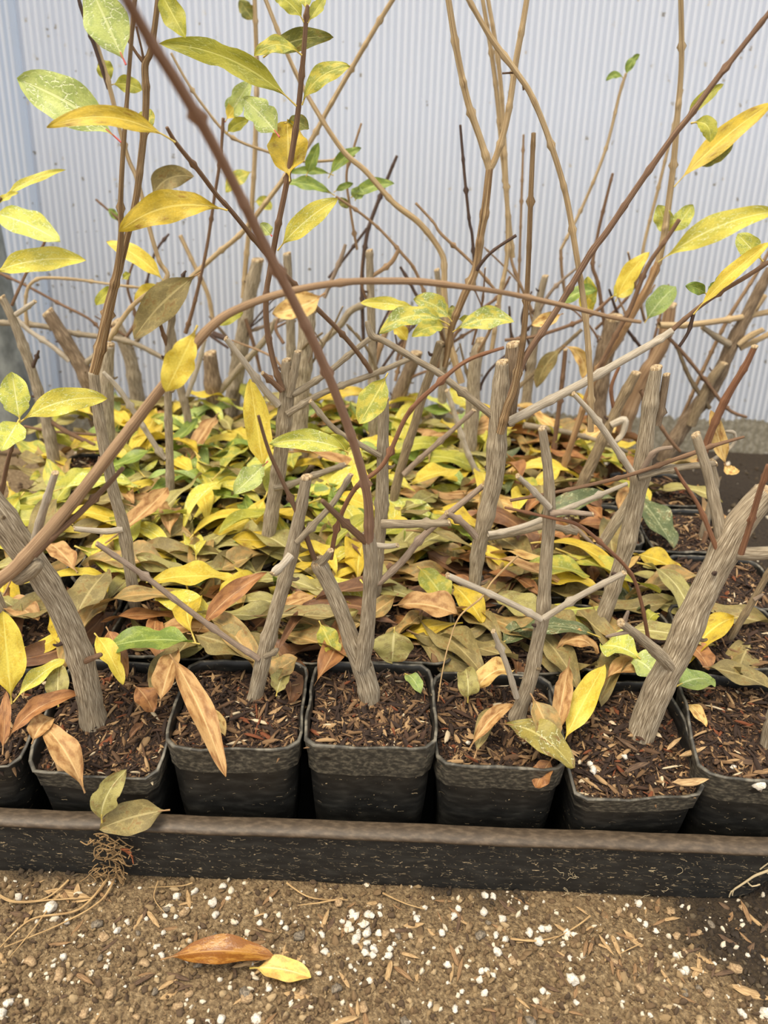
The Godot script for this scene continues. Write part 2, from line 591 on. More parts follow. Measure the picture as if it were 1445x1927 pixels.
# ---------- tray ----------
func build_tray() -> void:
	var t := thing("nursery_tray", Vector3(-0.02, 0, -0.369), "long black plastic tray with dusty lip holding the front pots", "tray")
	t.rotation.y = -0.008
	# cross-section ring, from the floor up the outside, over the lip and down the inside
	var prof := [[-0.036, 0.002, 0.0], [-0.004, 0.0, 0.004], [-0.001, 0.002, 0.009], [0.0, 0.028, 0.0], [0.0, 0.0515, 0.0], [0.004, 0.0525, 0.0], [0.0045, 0.0545, 0.0], [0.003, 0.0567, 0.0], [-0.002, 0.0578, 0.0], [-0.0075, 0.0575, 0.0], [-0.0095, 0.0555, 0.0], [-0.0105, 0.03, 0.0], [-0.012, 0.006, 0.0], [-0.036, 0.0035, 0.0]]
	var hx := 0.338
	var hz := 0.11
	var ring := func(off: float, y: float) -> Array:
		var row := PackedVector3Array()
		var uvr := PackedVector2Array()
		var s := 0.0
		var taper := (0.06 - y) * 0.55
		var rc := 0.03
		var corners := [[hx - rc - taper, -rc, 0.0], [hx - rc - taper, -2 * hz + rc, 1.0], [-hx + rc + taper, -2 * hz + rc, 2.0], [-hx + rc + taper, -rc, 3.0]]
		var prev := Vector3.ZERO
		var seq := []
		for i in 33:
			seq.append(Vector3(lerpf(-hx + rc + taper, hx - rc - taper, i / 32.0), y + 0.0008 * bump_noise.get_noise_2d(i * 22.0, 3.0), off + 0.0011 * bump_noise.get_noise_2d(i * 14.0, 9.0)))
		for cn in corners:
			for k in 6:
				var an: float = PI * 0.5 - PI * 0.5 * (cn[2] + k / 5.0)
				seq.append(Vector3(cn[0] + cos(an) * (rc + off), y, cn[1] + sin(an) * (rc + off)))
		seq.append(seq[0])
		for i in seq.size():
			if i: s += (seq[i] - prev).length()
			prev = seq[i]
			row.append(seq[i])
			uvr.append(Vector2(s, 0.0))
		return [row, uvr]
	var make := func(from: int, to: int) -> ArrayMesh:
		var rows := []
		var uvs := []
		var v := 0.0
		for i in range(from, to + 1):
			if i > from:
				v += Vector2(prof[i][0] - prof[i - 1][0], prof[i][1] - prof[i - 1][1]).length()
			var rr: Array = ring.call(prof[i][0], prof[i][1])
			var uvr := PackedVector2Array()
			for q in rr[1]:
				uvr.append(Vector2(q.x, v))
			rows.append(rr[0])
			uvs.append(uvr)
		rows.reverse()
		uvs.reverse()
		return sheet(rows, uvs, true)
	part("side_wall", make.call(0, 4), mats.tray, t)
	part("lip", make.call(4, 10), mats.lip, t)
	part("inner_wall", make.call(10, 13), mats.tray, t)
	var bt := PackedVector3Array()
	box_to(bt, Vector3(-hx + 0.04, 0.001, -2 * hz + 0.03), Vector3(hx - 0.04, 0.004, -0.03))
	part("tray_floor", soup(bt), mats.black, t)

# ---------- pots ----------
func square_ring(half: float, corner: float, n: int) -> Array:
	var out := []
	for i in n + 1:
		var a := TAU * (i % n) / n + PI / n
		var c := cos(a)
		var s := sin(a)
		var e := corner
		var q := pow(pow(absf(c), e) + pow(absf(s), e), -1.0 / e)
		out.append(Vector2(c * q * half, s * q * half))
	return out

# x, z: middle; rim: height of the rim; dip: how far the rim sags towards the viewer
func pot(x: float, z: float, rim: float, dip: float, yaw: float, lean: float, fold: float, half: float, label: String, bits: int, soil_kind: String, fill := 0.0075, grp := "") -> Node3D:
	var o := thing("nursery_pot", Vector3(x, 0.004, z), label, "pot", grp)
	o.rotation = Vector3(lean, yaw, 0)
	var n := 40
	var sd := rng.randf() * 90.0
	var wob := func(k: int, h: float) -> float:
		return 1.0 + 0.045 * bump_noise.get_noise_2d((k % n) * 11.0 + sd, h * 260.0)
	var sag := func(p: Vector2) -> float:
		return -dip * smoothstep(-0.3, 1.0, p.y / half)
	var wall := func(hs: Array, grow_by: float) -> ArrayMesh:
		var rows := []
		var uvs := []
		for h in hs:
			var row := PackedVector3Array()
			var uvr := PackedVector2Array()
			var f: float = h[0]
			var hh: float = lerpf(half * 0.84, half, f) + grow_by + h[1]
			var ring := square_ring(hh, 8.0, n)
			for k in n + 1:
				var p: Vector2 = ring[k] * wob.call(k, f)
				row.append(Vector3(p.x, f * rim + f * f * sag.call(p) + 0.0016 * f * bump_noise.get_noise_2d((k % n) * 17.0 + sd, 77.0), p.y))
				uvr.append(Vector2(k * 4.0 / n + sd, f * 1.4))
			rows.append(row)
			uvs.append(uvr)
		return sheet(rows, uvs, true)
	var body := part("pot_wall", wall.call([[0.0, -half * 0.83], [0.0, 0.0], [0.04, 0.001], [0.25, 0.0], [0.5, 0.0], [0.75, 0.0], [0.97, 0.0], [1.0, 0.0], [1.002, -0.0009], [0.97, -0.0016], [0.8, -0.0016], [0.6, -0.0016]], 0.0), mats.pot, o)
	if fold > 0.0:
		part("rim_fold", wall.call([[1.0 - fold, 0.0002], [1.0 - fold, 0.0010], [1.0 - fold * 0.5, 0.0011], [0.99, 0.0009], [1.001, 0.0006]], 0.0), mats.pot_dusty, o)
	part("rim_edge", wall.call([[0.992, 0.0012], [1.006, 0.0012], [1.008, 0.0003], [1.006, -0.0007], [0.992, -0.0008]], 0.0), mats.rim_edge, o)
	# potting mix
	var rows := []
	var uvs := []
	var level := rim - fill
	for r in 10:
		var f := 1.0 - r / 9.0
		var row := PackedVector3Array()
		var uvr := PackedVector2Array()
		var ring := square_ring((half - 0.0022) * lerpf(0.8, 1.0, 0.92) / 0.984 * maxf(f, 0.02), lerpf(2.0, 8.0, f), n)
		for k in n + 1:
			var p: Vector2 = ring[k] * (wob.call(k, 0.92) if f > 0.9 else 1.0)
			row.append(Vector3(p.x, soil_y(p.x, p.y, level, dip, half, sd), p.y))
			uvr.append(p * 9.0 + Vector2(sd, sd))
		rows.append(row)
		uvs.append(uvr)
	var soil := part("potting_mix", sheet(rows, uvs, true), mats[soil_kind], o)
	for pass_ in (3 if bits > 0 else 0):
		var mm := MultiMesh.new()
		mm.transform_format = MultiMesh.TRANSFORM_3D
		mm.use_colors = true
		mm.mesh = bit_meshes[pass_]
		mm.instance_count = bits
		for i in bits:
			var p := Vector2(rng.randf_range(-1, 1), rng.randf_range(-1, 1)) * half * 0.9
			var big := pow(rng.randf(), 2.5)
			var s := lerpf(0.002, [0.0055, 0.014, 0.017][pass_], big)
			var b := Basis.from_euler(Vector3(rng.randf_range(-0.7, 0.7), rng.randf() * TAU, rng.randf_range(-0.7, 0.7))).scaled_local(Vector3(s, s * rng.randf_range(0.7, 1.3), s * rng.randf_range(0.5, 1.4)))
			mm.set_instance_transform(i, Transform3D(b, Vector3(p.x, soil_y(p.x, p.y, level, dip, half, sd) + s * 0.08, p.y)))
			mm.set_instance_color(i, bit_color(rng.randf()))
		var mi := MultiMeshInstance3D.new()
		mi.name = "bark_bits"
		mi.multimesh = mm
		mi.material_override = mats.bit
		mi.set_meta("kind", "stuff")
		soil.add_child(mi, true)
	return o

func soil_y(px: float, py: float, level: float, dip: float, half: float, sd: float) -> float:
	return level - dip * smoothstep(-0.6, 1.0, py / half) + 0.0032 * bump_noise.get_noise_2d(px * 2600.0 + sd, py * 2600.0) + 0.0022 * fine_noise.get_noise_2d(px * 900.0 + sd, py * 900.0)

func bit_color(r: float) -> Color:
	var c := srgb(66, 45, 31)
	if r < 0.4: c = srgb(46, 31, 21)
	elif r < 0.64: c = srgb(84, 61, 41)
	elif r < 0.8: c = srgb(120, 92, 62)
	elif r < 0.9: c = srgb(158, 128, 90)
	elif r < 0.94: c = srgb(112, 62, 34)
	elif r < 0.965: c = srgb(196, 178, 146)
	return c.srgb_to_linear()

var bit_meshes: Array[ArrayMesh] = []
var grain_meshes: Array[ArrayMesh] = []
var chip_meshes: Array[ArrayMesh] = []

# ---------- cuttings ----------
# A plant stands where its foot is seen on the potting mix; strokes are stems traced as x, y, thickness.
func plant(bx: float, by: float, label: String, level := SOIL) -> Dictionary:
	var foot := on_y(bx, by, level)
	var o := thing("shrub_cutting", foot, label, "plant", "leafless shrub cuttings in the nursery pots")
	return {"node": o, "z": foot.z}

# z0, z1: how far behind (-) or before (+) the foot the stroke starts and ends
func wood(p: Dictionary, called: String, kind: String, pts: Array, z0 := 0.0, z1 := 0.0, cut := false, root := false, gap := -1.0) -> MeshInstance3D:
	var ctrl := []
	var radii := []
	var o: Vector3 = p.node.position
	var n := pts.size() / 3
	var total := 0.0
	var run := [0.0]
	for i in range(1, n):
		total += Vector2(pts[i * 3] - pts[i * 3 - 3], pts[i * 3 + 1] - pts[i * 3 - 2]).length()
		run.append(total)
	for i in n:
		var z: float = p.z + lerpf(z0, z1, run[i] / total)
		var q := on_z(pts[i * 3], pts[i * 3 + 1], z)
		ctrl.append(q - o)
		radii.append(maxf(pts[i * 3 + 2] * 0.5 * per_px(q), 0.0006))
	if root:   # carry on a little into the potting mix
		var d: Vector3 = (ctrl[0] - ctrl[1]).normalized()
		d = Vector3(d.x * 0.5, minf(d.y, -0.8), d.z * 0.5).normalized()
		ctrl.push_front(ctrl[0] + d * 0.022)
		radii.push_front(radii[0] * 1.02)
	var thick: float = radii[0]
	var sides := 16 if thick > 0.006 else (12 if thick > 0.0035 else 8)
	if gap < 0.0:
		gap = 0.032 if thick < 0.0035 else 0.05
	var bud := 1.7 if thick < 0.004 else 0.6
	var m := part(called, tube(ctrl, radii, sides, 0.0035, gap, bud, 0.13 if thick > 0.004 else 0.06), mats[kind], p.node)
	if root and thick > 0.004:
		for k in 2:
			var at: int = rng.randi_range(2, ctrl.size() - 2)
			var f := rng.randf()
			var q: Vector3 = ctrl[at].lerp(ctrl[at + 1], f)
			var r0: float = lerpf(radii[at], radii[at + 1], f)
			var ax: Vector3 = (ctrl[at + 1] - ctrl[at]).normalized()
			var sd: Vector3 = ax.cross(Vector3(0, 0, 1)).normalized().rotated(ax, rng.randf_range(-1.2, 1.2)) * (1.0 if k % 2 else -1.0)
			var ln := rng.randf_range(0.002, 0.006)
			part("spur", tube([q + sd * r0 * 0.5, q + sd * (r0 + ln * 0.5), q + sd * (r0 + ln) + ax * ln * 0.5], [0.0016, 0.0012, 0.0007], 7, 0.002, 0.004, 0.8, 0.3), mats.bark_brown if k else mats.twig_dark, m)
	if cut:
		var e: Vector3 = ctrl[-1]
		var d: Vector3 = (ctrl[-1] - ctrl[-2]).normalized()
		var r: float = radii[-1]
		var s := d.cross(Vector3(0.3, 0.5, 0.8)).normalized()
		var u := s.cross(d)
		var rows := []
		var uvs := []
		for k in [[1.03, -0.25], [1.06, 0.1], [0.92, 0.32], [0.55, 0.3], [0.28, 0.25], [0.2, 0.05], [0.02, 0.0]]:
			var row := PackedVector3Array()
			var uvr := PackedVector2Array()
			for c in 13:
				var an := TAU * (c % 12) / 12.0
				row.append(e + (s * cos(an) + u * sin(an)) * r * k[0] + d * r * (k[1] + 0.25 * cos(an) * k[0]))
				uvr.append(Vector2(cos(an), sin(an)) * k[0] * 0.15)
			rows.append(row)
			uvs.append(uvr)
		part("cut_end", sheet(rows, uvs, true), mats.cut, m)
	return m

# thin dead twigs that stand about the older stems
func dead_twigs(p: Dictionary, bx: float, y0: float, y1: float, n: int) -> void:
	for i in n:
		var x := bx + rng.randf_range(-14, 14)
		var y := rng.randf_range(y1, y0)
		var run := rng.randf_range(-120, 120)
		var rise := rng.randf_range(40, 150)
		var bend := rng.randf_range(-18, 18)
		var w := rng.randf_range(4.0, 7.0)
		var kind: String = ["twig", "cane_dull", "bark_brown", "pale_brown", "twig_dark"][rng.randi() % 5]
		var dz := rng.randf_range(-0.03, 0.03)
		wood(p, "twig", kind, [x, y, w, x + run * 0.45 + bend, y - rise * 0.5, w * 0.9, x + run, y - rise, w * 0.6], 0.0, dz, rng.randf() < 0.3)
		if i % 2 == 0:
			wood(p, "twig", kind, [x + run * 0.45 + bend, y - rise * 0.5, w * 0.7, x + run * 0.4 - bend * 2.0, y - rise * 0.85, w * 0.5], dz * 0.5, dz * 0.7)

func front_plants() -> void:
	var p := plant(175, 1350, "thick grey stem leaning left in the leftmost full pot, with a long arching branch", 0.1)
	wood(p, "stem", "bark", [175, 1350, 47, 152, 1240, 48, 118, 1150, 46, 80, 1085, 47, 40, 1030, 52, 8, 985, 54, -40, 915, 50], 0, 0.015, true, true)
	wood(p, "branch_stub", "pale", [62, 1030, 16, 80, 965, 15, 104, 890, 13], 0.012, 0.03, true)
	wood(p, "branch_stub", "twig", [158, 1245, 13, 175, 1238, 11, 190, 1232, 8], 0.008, 0.02)
	wood(p, "arching_branch", "cane_dull", [-8, 1095, 30, 25, 1072, 26, 60, 1035, 24, 130, 955, 22, 200, 865, 21, 300, 735, 20, 395, 617, 18, 470, 572, 15, 560, 545, 14, 650, 531, 13, 720, 529, 13, 790, 530, 13, 850, 537, 11, 950, 551, 10, 1070, 577, 9, 1150, 597, 8, 1206, 606, 7], 0.03, 0.005)
	wood(p, "twig", "twig", [66, 1045, 12, 100, 1010, 12, 145, 970, 12, 190, 925, 11, 232, 880, 8], 0.03, 0.02)
	wood(p, "knot", "bark", [35, 1085, 34, 55, 1075, 30, 75, 1060, 18], 0.022, 0.03)
	grow(p, 372, 612, 312, 738, 62, "yellow", 0, 0.02, 0.01, 0.9)
	grow(p, 400, 618, 458, 588, 20, "lime", 2, 0.015, -0.01, 0.6)
	grow(p, 612, 552, 512, 590, 50, "straw", -6, 0.02, 0.005, 0.8, "dry straw-coloured curled leaf")

	p = plant(478, 1320, "slim grey stem with a long thin twig, in the front pot with hanging tan leaf")
	wood(p, "stem", "bark", [478, 1322, 31, 497, 1235, 29, 518, 1155, 27, 535, 1095, 26, 546, 1050, 28, 560, 985, 24, 577, 898, 21], 0, -0.005, true, true)
	wood(p, "branch", "pale_brown", [487, 1240, 13, 430, 1203, 11, 335, 1133, 11, 280, 1090, 11, 215, 1045, 11, 182, 1023, 10], 0.003, 0.015, true)
	wood(p, "branch_stub", "pale", [547, 1045, 17, 530, 1065, 15, 513, 1080, 12], 0.006, 0.018, true)
	wood(p, "branch", "bark", [558, 1020, 14, 592, 985, 13, 628, 945, 12, 660, 893, 10], 0, -0.01, true)
	wood(p, "branch_stub", "bark", [500, 1235, 12, 515, 1228, 9, 522, 1222, 7], 0.004, 0.01)

	p = plant(697, 1325, "forked grey stem in the middle front pot, bearing the blurred brown shoot nearest the camera")
	wood(p, "stem", "bark", [697, 1328, 40, 692, 1290, 38, 682, 1255, 40, 664, 1212, 34, 648, 1165, 31, 625, 1110, 30, 598, 1058, 29], 0, -0.008, true, true)
	wood(p, "stem", "bark", [680, 1255, 30, 690, 1190, 29, 696, 1110, 27, 698, 1050, 29, 692, 1005, 25], 0.002, 0.012, false, false)
	wood(p, "long_shoot", "twig_soft", [694, 1020, 21, 692, 940, 17, 672, 855, 16, 640, 762, 17, 600, 666, 18, 555, 572, 18, 500, 466, 19, 440, 346, 20, 388, 248, 21, 330, 150, 22, 285, 80, 22, 232, -12, 22], 0.012, 0.185, false, false, 0.04)
	wood(p, "branch_stub", "twig", [692, 1022, 16, 650, 985, 13, 606, 942, 9], 0.012, 0.035)
	wood(p, "twig", "twig", [592, 1052, 10, 560, 968, 9, 530, 902, 8, 505, 846, 7, 486, 782, 6], -0.008, 0.01)
	wood(p, "branch_stub", "bark", [600, 1062, 16, 613, 1050, 16, 622, 1036, 12], -0.006, 0.0, true)
	wood(p, "twig", "twig_red", [622, 1052, 10, 636, 985, 9, 668, 920, 9, 722, 872, 9, 767, 780, 9, 822, 724, 9, 878, 679, 8, 948, 654, 6], -0.008, -0.03)

	p = plant(975, 1350, "thin grey stem with two pale forked twigs, in the pot with spotted olive leaf")
	wood(p, "stem", "bark", [972, 1352, 29, 998, 1275, 27, 1013, 1200, 25, 1022, 1155, 26, 1027, 1060, 22, 1034, 965, 23, 1031, 885, 19, 1020, 806, 15], 0, -0.012, true, true)
	wood(p, "twig", "pale", [1018, 1165, 13, 945, 1128, 12, 842, 1083, 12], 0.003, 0.015, true)
	wood(p, "twig", "pale", [1024, 1163, 13, 1090, 1122, 12, 1175, 1078, 11], 0.003, 0.015, true)
	wood(p, "twig", "pale", [1033, 955, 14, 1005, 925, 11, 974, 896, 10], -0.003, 0.008, true)
	wood(p, "twig", "pale_brown", [1036, 966, 14, 1072, 964, 11, 1116, 968, 9], -0.003, 0.005, true)
	wood(p, "twig", "pale", [972, 1312, 12, 953, 1250, 11, 928, 1188, 10], 0.006, 0.01, true)

	p = plant(1205, 1370, "thick grey stem leaning right in the slumped front pot, with a broad cut top", 0.1)
	wood(p, "stem", "bark", [1208, 1372, 50, 1240, 1292, 51, 1275, 1225, 54, 1312, 1140, 51, 1350, 1062, 51, 1385, 995, 56, 1412, 960, 50, 1442, 925, 44], 0, -0.005, true, true)
	wood(p, "branch_stub", "bark", [1380, 1040, 28, 1415, 1042, 25, 1470, 1038, 24], 0.002, 0.0)
	wood(p, "branch_stub", "bark", [1362, 1035, 26, 1347, 955, 22, 1332, 890, 18, 1309, 818, 17], -0.002, -0.02, true)
	wood(p, "branch_stub", "bark", [1262, 1252, 26, 1215, 1208, 19, 1168, 1172, 16], 0.004, 0.02, true)
	wood(p, "spur", "pale_brown", [1172, 1176, 12, 1182, 1150, 6], 0.018, 0.02)
	wood(p, "spur", "pale_brown", [1185, 1188, 10, 1140, 1198, 5], 0.018, 0.024)
	wood(p, "twig", "twig_red", [1394, 1042, 12, 1412, 985, 11, 1428, 930, 11, 1446, 875, 10], 0.012, 0.02)
	wood(p, "twig", "twig_red", [1348, 1032, 10, 1316, 955, 8, 1286, 908, 7, 1270, 880, 5], 0.0, -0.01)
	wood(p, "twig", "twig_red", [1224, 1228, 8, 1207, 1135, 7, 1186, 1078, 7, 1140, 1030, 7, 1088, 988, 7, 1038, 975, 6, 950, 955, 5], -0.01, 0.0)

	p = plant(1440, 1395, "short brown stub at the right edge in the last front pot")
	wood(p, "stem", "bark", [1442, 1400, 24, 1448, 1365, 22, 1458, 1330, 20], 0, 0, true, true)

func middle_plants() -> void:
	var p := plant(255, 1150, "tall thin cane with broad pale leaves on red stalks, rising to the top left corner")
	wood(p, "stem", "bark", [256, 1152, 21, 246, 1080, 21, 232, 990, 22, 213, 922, 21, 196, 840, 20, 183, 765, 19, 176, 700, 20], 0, -0.01, false, true)
	wood(p, "shoot", "shaggy", [176, 705, 18, 192, 640, 20, 205, 578, 19, 221, 509, 14, 228, 440, 11, 227, 380, 10, 231, 294, 9, 240, 173, 8, 249, 52, 8, 255, -10, 8], -0.01, 0.01)
	wood(p, "shoot", "shaggy", [182, 690, 16, 197, 620, 17, 212, 550, 16, 238, 452, 12, 256, 374, 12, 266, 294, 13, 273, 225, 13, 275, 173, 13, 273, 122, 13, 285, 92, 11, 298, -5, 10], -0.012, -0.02)
	wood(p, "twig", "twig", [272, 118, 9, 258, 102, 6, 235, 62, 5, 232, 30, 4], -0.02, -0.02)
	wood(p, "twig", "twig", [270, 112, 6, 266, 90, 4, 256, 50, 4], -0.018, -0.015)
	wood(p, "side_twig", "pale", [232, 995, 13, 200, 1000, 12, 140, 995, 10], 0, 0.01, true)
	wood(p, "twig", "twig", [191, 860, 12, 178, 900, 9, 148, 918, 7, 140, 930, 6], 0.0, 0.02)
	grow(p, 237, 122, 168, -30, 82, "pale", 0, 0.01, 0.01, 0.95)
	grow(p, 228, 268, 34, 150, 88, "pale", 12, 0.0, 0.01, 0.9)
	grow(p, 300, -18, 350, 72, 46, "lime", 0, -0.01, 0.01, 0.85)
	grow(p, 270, 252, 282, 205, 36, "goldgreen", 0, -0.02, -0.01, 0.8)

	p = plant(205, 905, "old cane with small rounded leaves among the twigs by the top left corner")
	wood(p, "stem", "bark", [206, 905, 27, 201, 800, 27, 200, 720, 26, 203, 650, 24], 0, -0.005, true, true)
	wood(p, "shoot", "cane", [204, 640, 10, 250, 575, 8, 313, 525, 9, 300, 492, 8, 284, 440, 8, 270, 381, 8, 256, 332, 8, 242, 300, 8, 225, 242, 8, 211, 183, 9, 194, 121, 8, 168, 35, 7], -0.005, -0.02)
	wood(p, "twig", "twig_dark", [205, 168, 8, 180, 93, 7, 155, 22, 7, 146, -10, 6], -0.018, -0.01)
	grow(p, 205, 160, 195, 112, 34, "lime", 0, -0.02, -0.01, 0.9)
	grow(p, 208, 160, 268, 170, 34, "lime", 6, -0.02, 0.0, 0.8)
	grow(p, 283, 378, 365, 332, 50, "olive", 18, -0.02, 0.0, 0.85)
	grow(p, 313, 535, 200, 455, 34, "yellow", 12, 0.0, 0.01, 0.75)
	grow(p, 225, 540, 182, 575, 26, "lime", 4, -0.03, 0.0, 0.7)
	grow(p, 250, 575, 300, 540, 30, "yellow", 5, -0.02, 0.0, 0.7)
	grow(p, 230, 525, 245, 515, 16, "lime", 0, -0.02, 0.0, 0.8)

	p = plant(320, 965, "slender upright stem with a hanging olive dead leaf left of the middle")
	wood(p, "stem", "bark", [321, 967, 17, 319, 850, 15, 316, 755, 14, 318, 655, 15, 325, 590, 12, 330, 545, 8], 0, 0, false, true)
	wood(p, "twig", "pale", [312, 862, 11, 300, 850, 10, 259, 786, 10, 225, 734, 10, 194, 700, 7], 0, 0.015)
	wood(p, "twig", "twig", [316, 655, 8, 303, 615, 7, 300, 600, 6], 0.0, 0.01)
	grow(p, 378, 512, 252, 638, 66, "olive", 10, 0.0, 0.02, 0.9)
	wood(p, "twig", "twig_dark", [340, 560, 7, 344, 520, 6, 350, 510, 4], -0.005, 0.0)

	p = plant(362, 870, "thin grey stem beside the olive dead leaf, behind the long arching branch")
	wood(p, "stem", "bark", [364, 872, 15, 352, 780, 15, 339, 727, 15, 330, 660, 12, 320, 600, 9], 0, 0, false, true)
	wood(p, "twig", "twig", [349, 627, 8, 362, 585, 7, 378, 519, 6, 391, 455, 6, 403, 374, 6, 415, 294, 6, 420, 222, 6], 0.0, 0.01)
	wood(p, "twig", "pale", [352, 745, 9, 372, 690, 9, 385, 640, 7], 0, 0, true)
	grow(p, 423, 230, 472, 150, 42, "pale", 0, 0.01, 0.0, 0.9)
	grow(p, 424, 228, 456, 180, 28, "yellow", 0, 0.015, 0.01, 0.9)
	grow(p, 425, 252, 468, 225, 26, "lime", 4, 0.01, 0.01, 0.8)

	p = plant(405, 800, "short brown stump with a torn top and a pale side branch at the back left")
	wood(p, "stem", "stump", [408, 802, 34, 402, 740, 32, 395, 666, 24], 0, 0, true, true)
	wood(p, "branch", "bark", [415, 735, 14, 440, 705, 12, 462, 680, 12, 498, 640, 11, 520, 600, 8], 0, 0.02)
	wood(p, "twig", "twig_dark", [400, 625, 7, 430, 640, 8, 395, 630, 6, 430, 655, 5], -0.01, 0.0)

	p = plant(104, 892, "bare leaning stem with a cut top, in front of the metal post")
	wood(p, "stem", "bark", [105, 895, 22, 97, 840, 22, 86, 786, 20, 66, 717, 18, 45, 655, 17, 21, 595, 16, 3, 560, 15], 0, 0, true, true)
	wood(p, "twig", "pale", [30, 592, 10, 48, 580, 9, 66, 567, 7], 0.002, 0.01, true)
	wood(p, "twig", "twig_dark", [62, 690, 8, 68, 675, 6, 73, 660, 4], 0.002, 0.01)
	wood(p, "twig", "twig", [22, 575, 6, 52, 509, 5, 80, 464, 5, 95, 425, 4], -0.01, -0.02)
	wood(p, "twig", "twig", [90, 790, 9, 130, 815, 8, 178, 838, 8], 0.0, 0.0)
	wood(p, "twig", "twig", [45, 802, 5, 100, 812, 5, 180, 818, 5], -0.03, -0.02)

	p = plant(185, 800, "dark brown slanting stump with torn top by the left post, with two crossing twigs")
	wood(p, "stem", "stump", [188, 802, 32, 165, 715, 29, 138, 665, 27, 90, 588, 23], 0, 0, true, true)
	wood(p, "branch", "pale", [131, 679, 10, 97, 651, 9, 52, 620, 9, 28, 596, 8], 0.005, 0.01)
	wood(p, "branch", "bark", [311, 676, 9, 259, 649, 9, 220, 638, 10, 183, 633, 10, 138, 627, 10, 93, 616, 10, 48, 610, 10, -20, 606, 10], -0.02, -0.02)
	wood(p, "twig", "cane", [52, 618, 7, 48, 578, 6, 52, 544, 6, 69, 526, 6, 97, 523, 6, 152, 527, 6, 210, 535, 5, 290, 545, 5], -0.0, -0.02)
	wood(p, "twig", "twig", [-10, 510, 5, 52, 539, 5, 111, 571, 5, 166, 599, 5, 190, 622, 4], -0.04, -0.03)
	wood(p, "branch_stub", "bark", [160, 685, 13, 175, 672, 10, 185, 660, 8], 0, 0)

	p = plant(497, 1062, "stout grey stem with torn brown tip, bearing the tall leafy shoot")
	wood(p, "stem", "bark", [496, 1064, 26, 511, 969, 27, 525, 880, 27, 535, 790, 29, 540, 735, 30, 539, 678, 17], 0, -0.005, true, true)
	wood(p, "branch_stub", "bark", [544, 745, 18, 553, 705, 15, 560, 662, 13], 0.0, 0.0, true)
	wood(p, "branch", "bark", [550, 742, 14, 566, 734, 13, 618, 700, 11, 660, 665, 11, 696, 637, 10], 0.0, -0.02)
	wood(p, "branch", "bark", [540, 780, 14, 556, 769, 13, 611, 738, 12, 705, 703, 11, 780, 671, 10], 0.004, -0.03, true)
	wood(p, "branch_stub", "pale", [524, 762, 16, 498, 734, 13, 460, 682, 12, 425, 637, 10], 0.0, 0.015, true)
	wood(p, "branch", "bark", [515, 918, 14, 545, 912, 13, 584, 897, 12, 650, 874, 10], 0.004, -0.01, true)
	wood(p, "leafy_shoot", "twig", [532, 735, 12, 515, 682, 11, 502, 613, 11, 501, 554, 11, 508, 509, 11, 521, 435, 11, 539, 346, 11, 559, 225, 11, 570, 114, 10, 577, 24, 9, 580, 10, 6], 0.003, 0.02)
	wood(p, "twig", "twig", [530, 735, 12, 512, 718, 10, 494, 702, 8], 0.005, 0.012, true)
	wood(p, "shoot", "twig", [700, 704, 9, 688, 684, 9, 663, 651, 9, 632, 616, 9, 598, 582, 9, 549, 530, 9, 501, 478, 9, 436, 398, 9, 408, 367, 9, 374, 322, 9, 332, 270, 8, 314, 240, 7], -0.02, 0.13)
	grow(p, 330, 268, 88, 240, 42, "gold", 30, 0.128, 0.02, 0.8)
	grow(p, 428, 396, 224, 436, 62, "gold", 26, 0.115, 0.02, 0.85)
	grow(p, 558, 200, 300, 82, 52, "lime", 26, 0.02, 0.01, 0.85)
	grow(p, 568, 198, 659, 126, 40, "goldgreen", 18, 0.02, 0.0, 0.75)
	grow(p, 572, 42, 512, -12, 36, "lime", 8, 0.02, 0.0, 0.7)
	grow(p, 578, 44, 612, -8, 26, "lime", 0, 0.02, 0.01, 0.8)
	grow(p, 576, 22, 572, -25, 24, "goldgreen", 0, 0.02, 0.01, 0.9)
	grow(p, 495, 108, 628, 70, 44, "olive_green", 12, 0.005, 0.0, 0.8)
	grow(p, 568, 104, 478, 106, 32, "goldgreen", 18, 0.022, 0.01, 0.7)
	grow(p, 526, 258, 458, 186, 58, "pale", 4, 0.02, 0.02, 0.95)
	grow(p, 545, 342, 540, 228, 76, "gold", 0, 0.02, 0.025, 0.98)
	grow(p, 535, 232, 582, 242, 30, "olive_green", 6, 0.0, -0.01, 0.8)
	grow(p, 522, 472, 636, 374, 44, "yellow_speck", 8, 0.02, 0.01, 0.8)
	grow(p, 512, 445, 490, 420, 24, "pale", 0, 0.015, 0.0, 0.8)
	grow(p, 498, 895, 470, 712, 54, "yellow", 0, 0.03, 0.03, 0.95)
	grow(p, 504, 868, 440, 930, 46, "pale", 0, 0.03, 0.03, 0.9)

	p = plant(708, 1160, "straight grey stem with a cut top just behind the forked middle stem")
	wood(p, "stem", "bark", [706, 1162, 19, 710, 1075, 21, 718, 955, 24, 720, 850, 23, 722, 752, 20], 0, -0.01, true, true)
	wood(p, "branch_stub", "bark", [718, 986, 18, 770, 986, 16, 846, 984, 13], 0.004, 0.012, true)
	wood(p, "branch", "pale_brown", [712, 1098, 14, 757, 1056, 14, 791, 1014, 13, 833, 976, 13, 909, 914, 11], 0.0, -0.02, true)
	wood(p, "branch", "bark", [716, 858, 12, 680, 838, 11, 629, 807, 11, 584, 755, 9], 0, 0.0, true)
	wood(p, "branch_stub", "pale", [705, 1026, 12, 730, 1028, 11, 748, 1026, 9], 0.02, 0.03, true)
	grow(p, 730, 702, 676, 798, 54, "goldgreen", 0, 0.0, 0.02, 0.9)
	grow(p, 656, 852, 506, 836, 44, "pale_yellow", 16, 0.02, 0.02, 0.8)
	grow(p, 655, 856, 622, 818, 26, "lime", 4, 0.018, 0.0, 0.8)
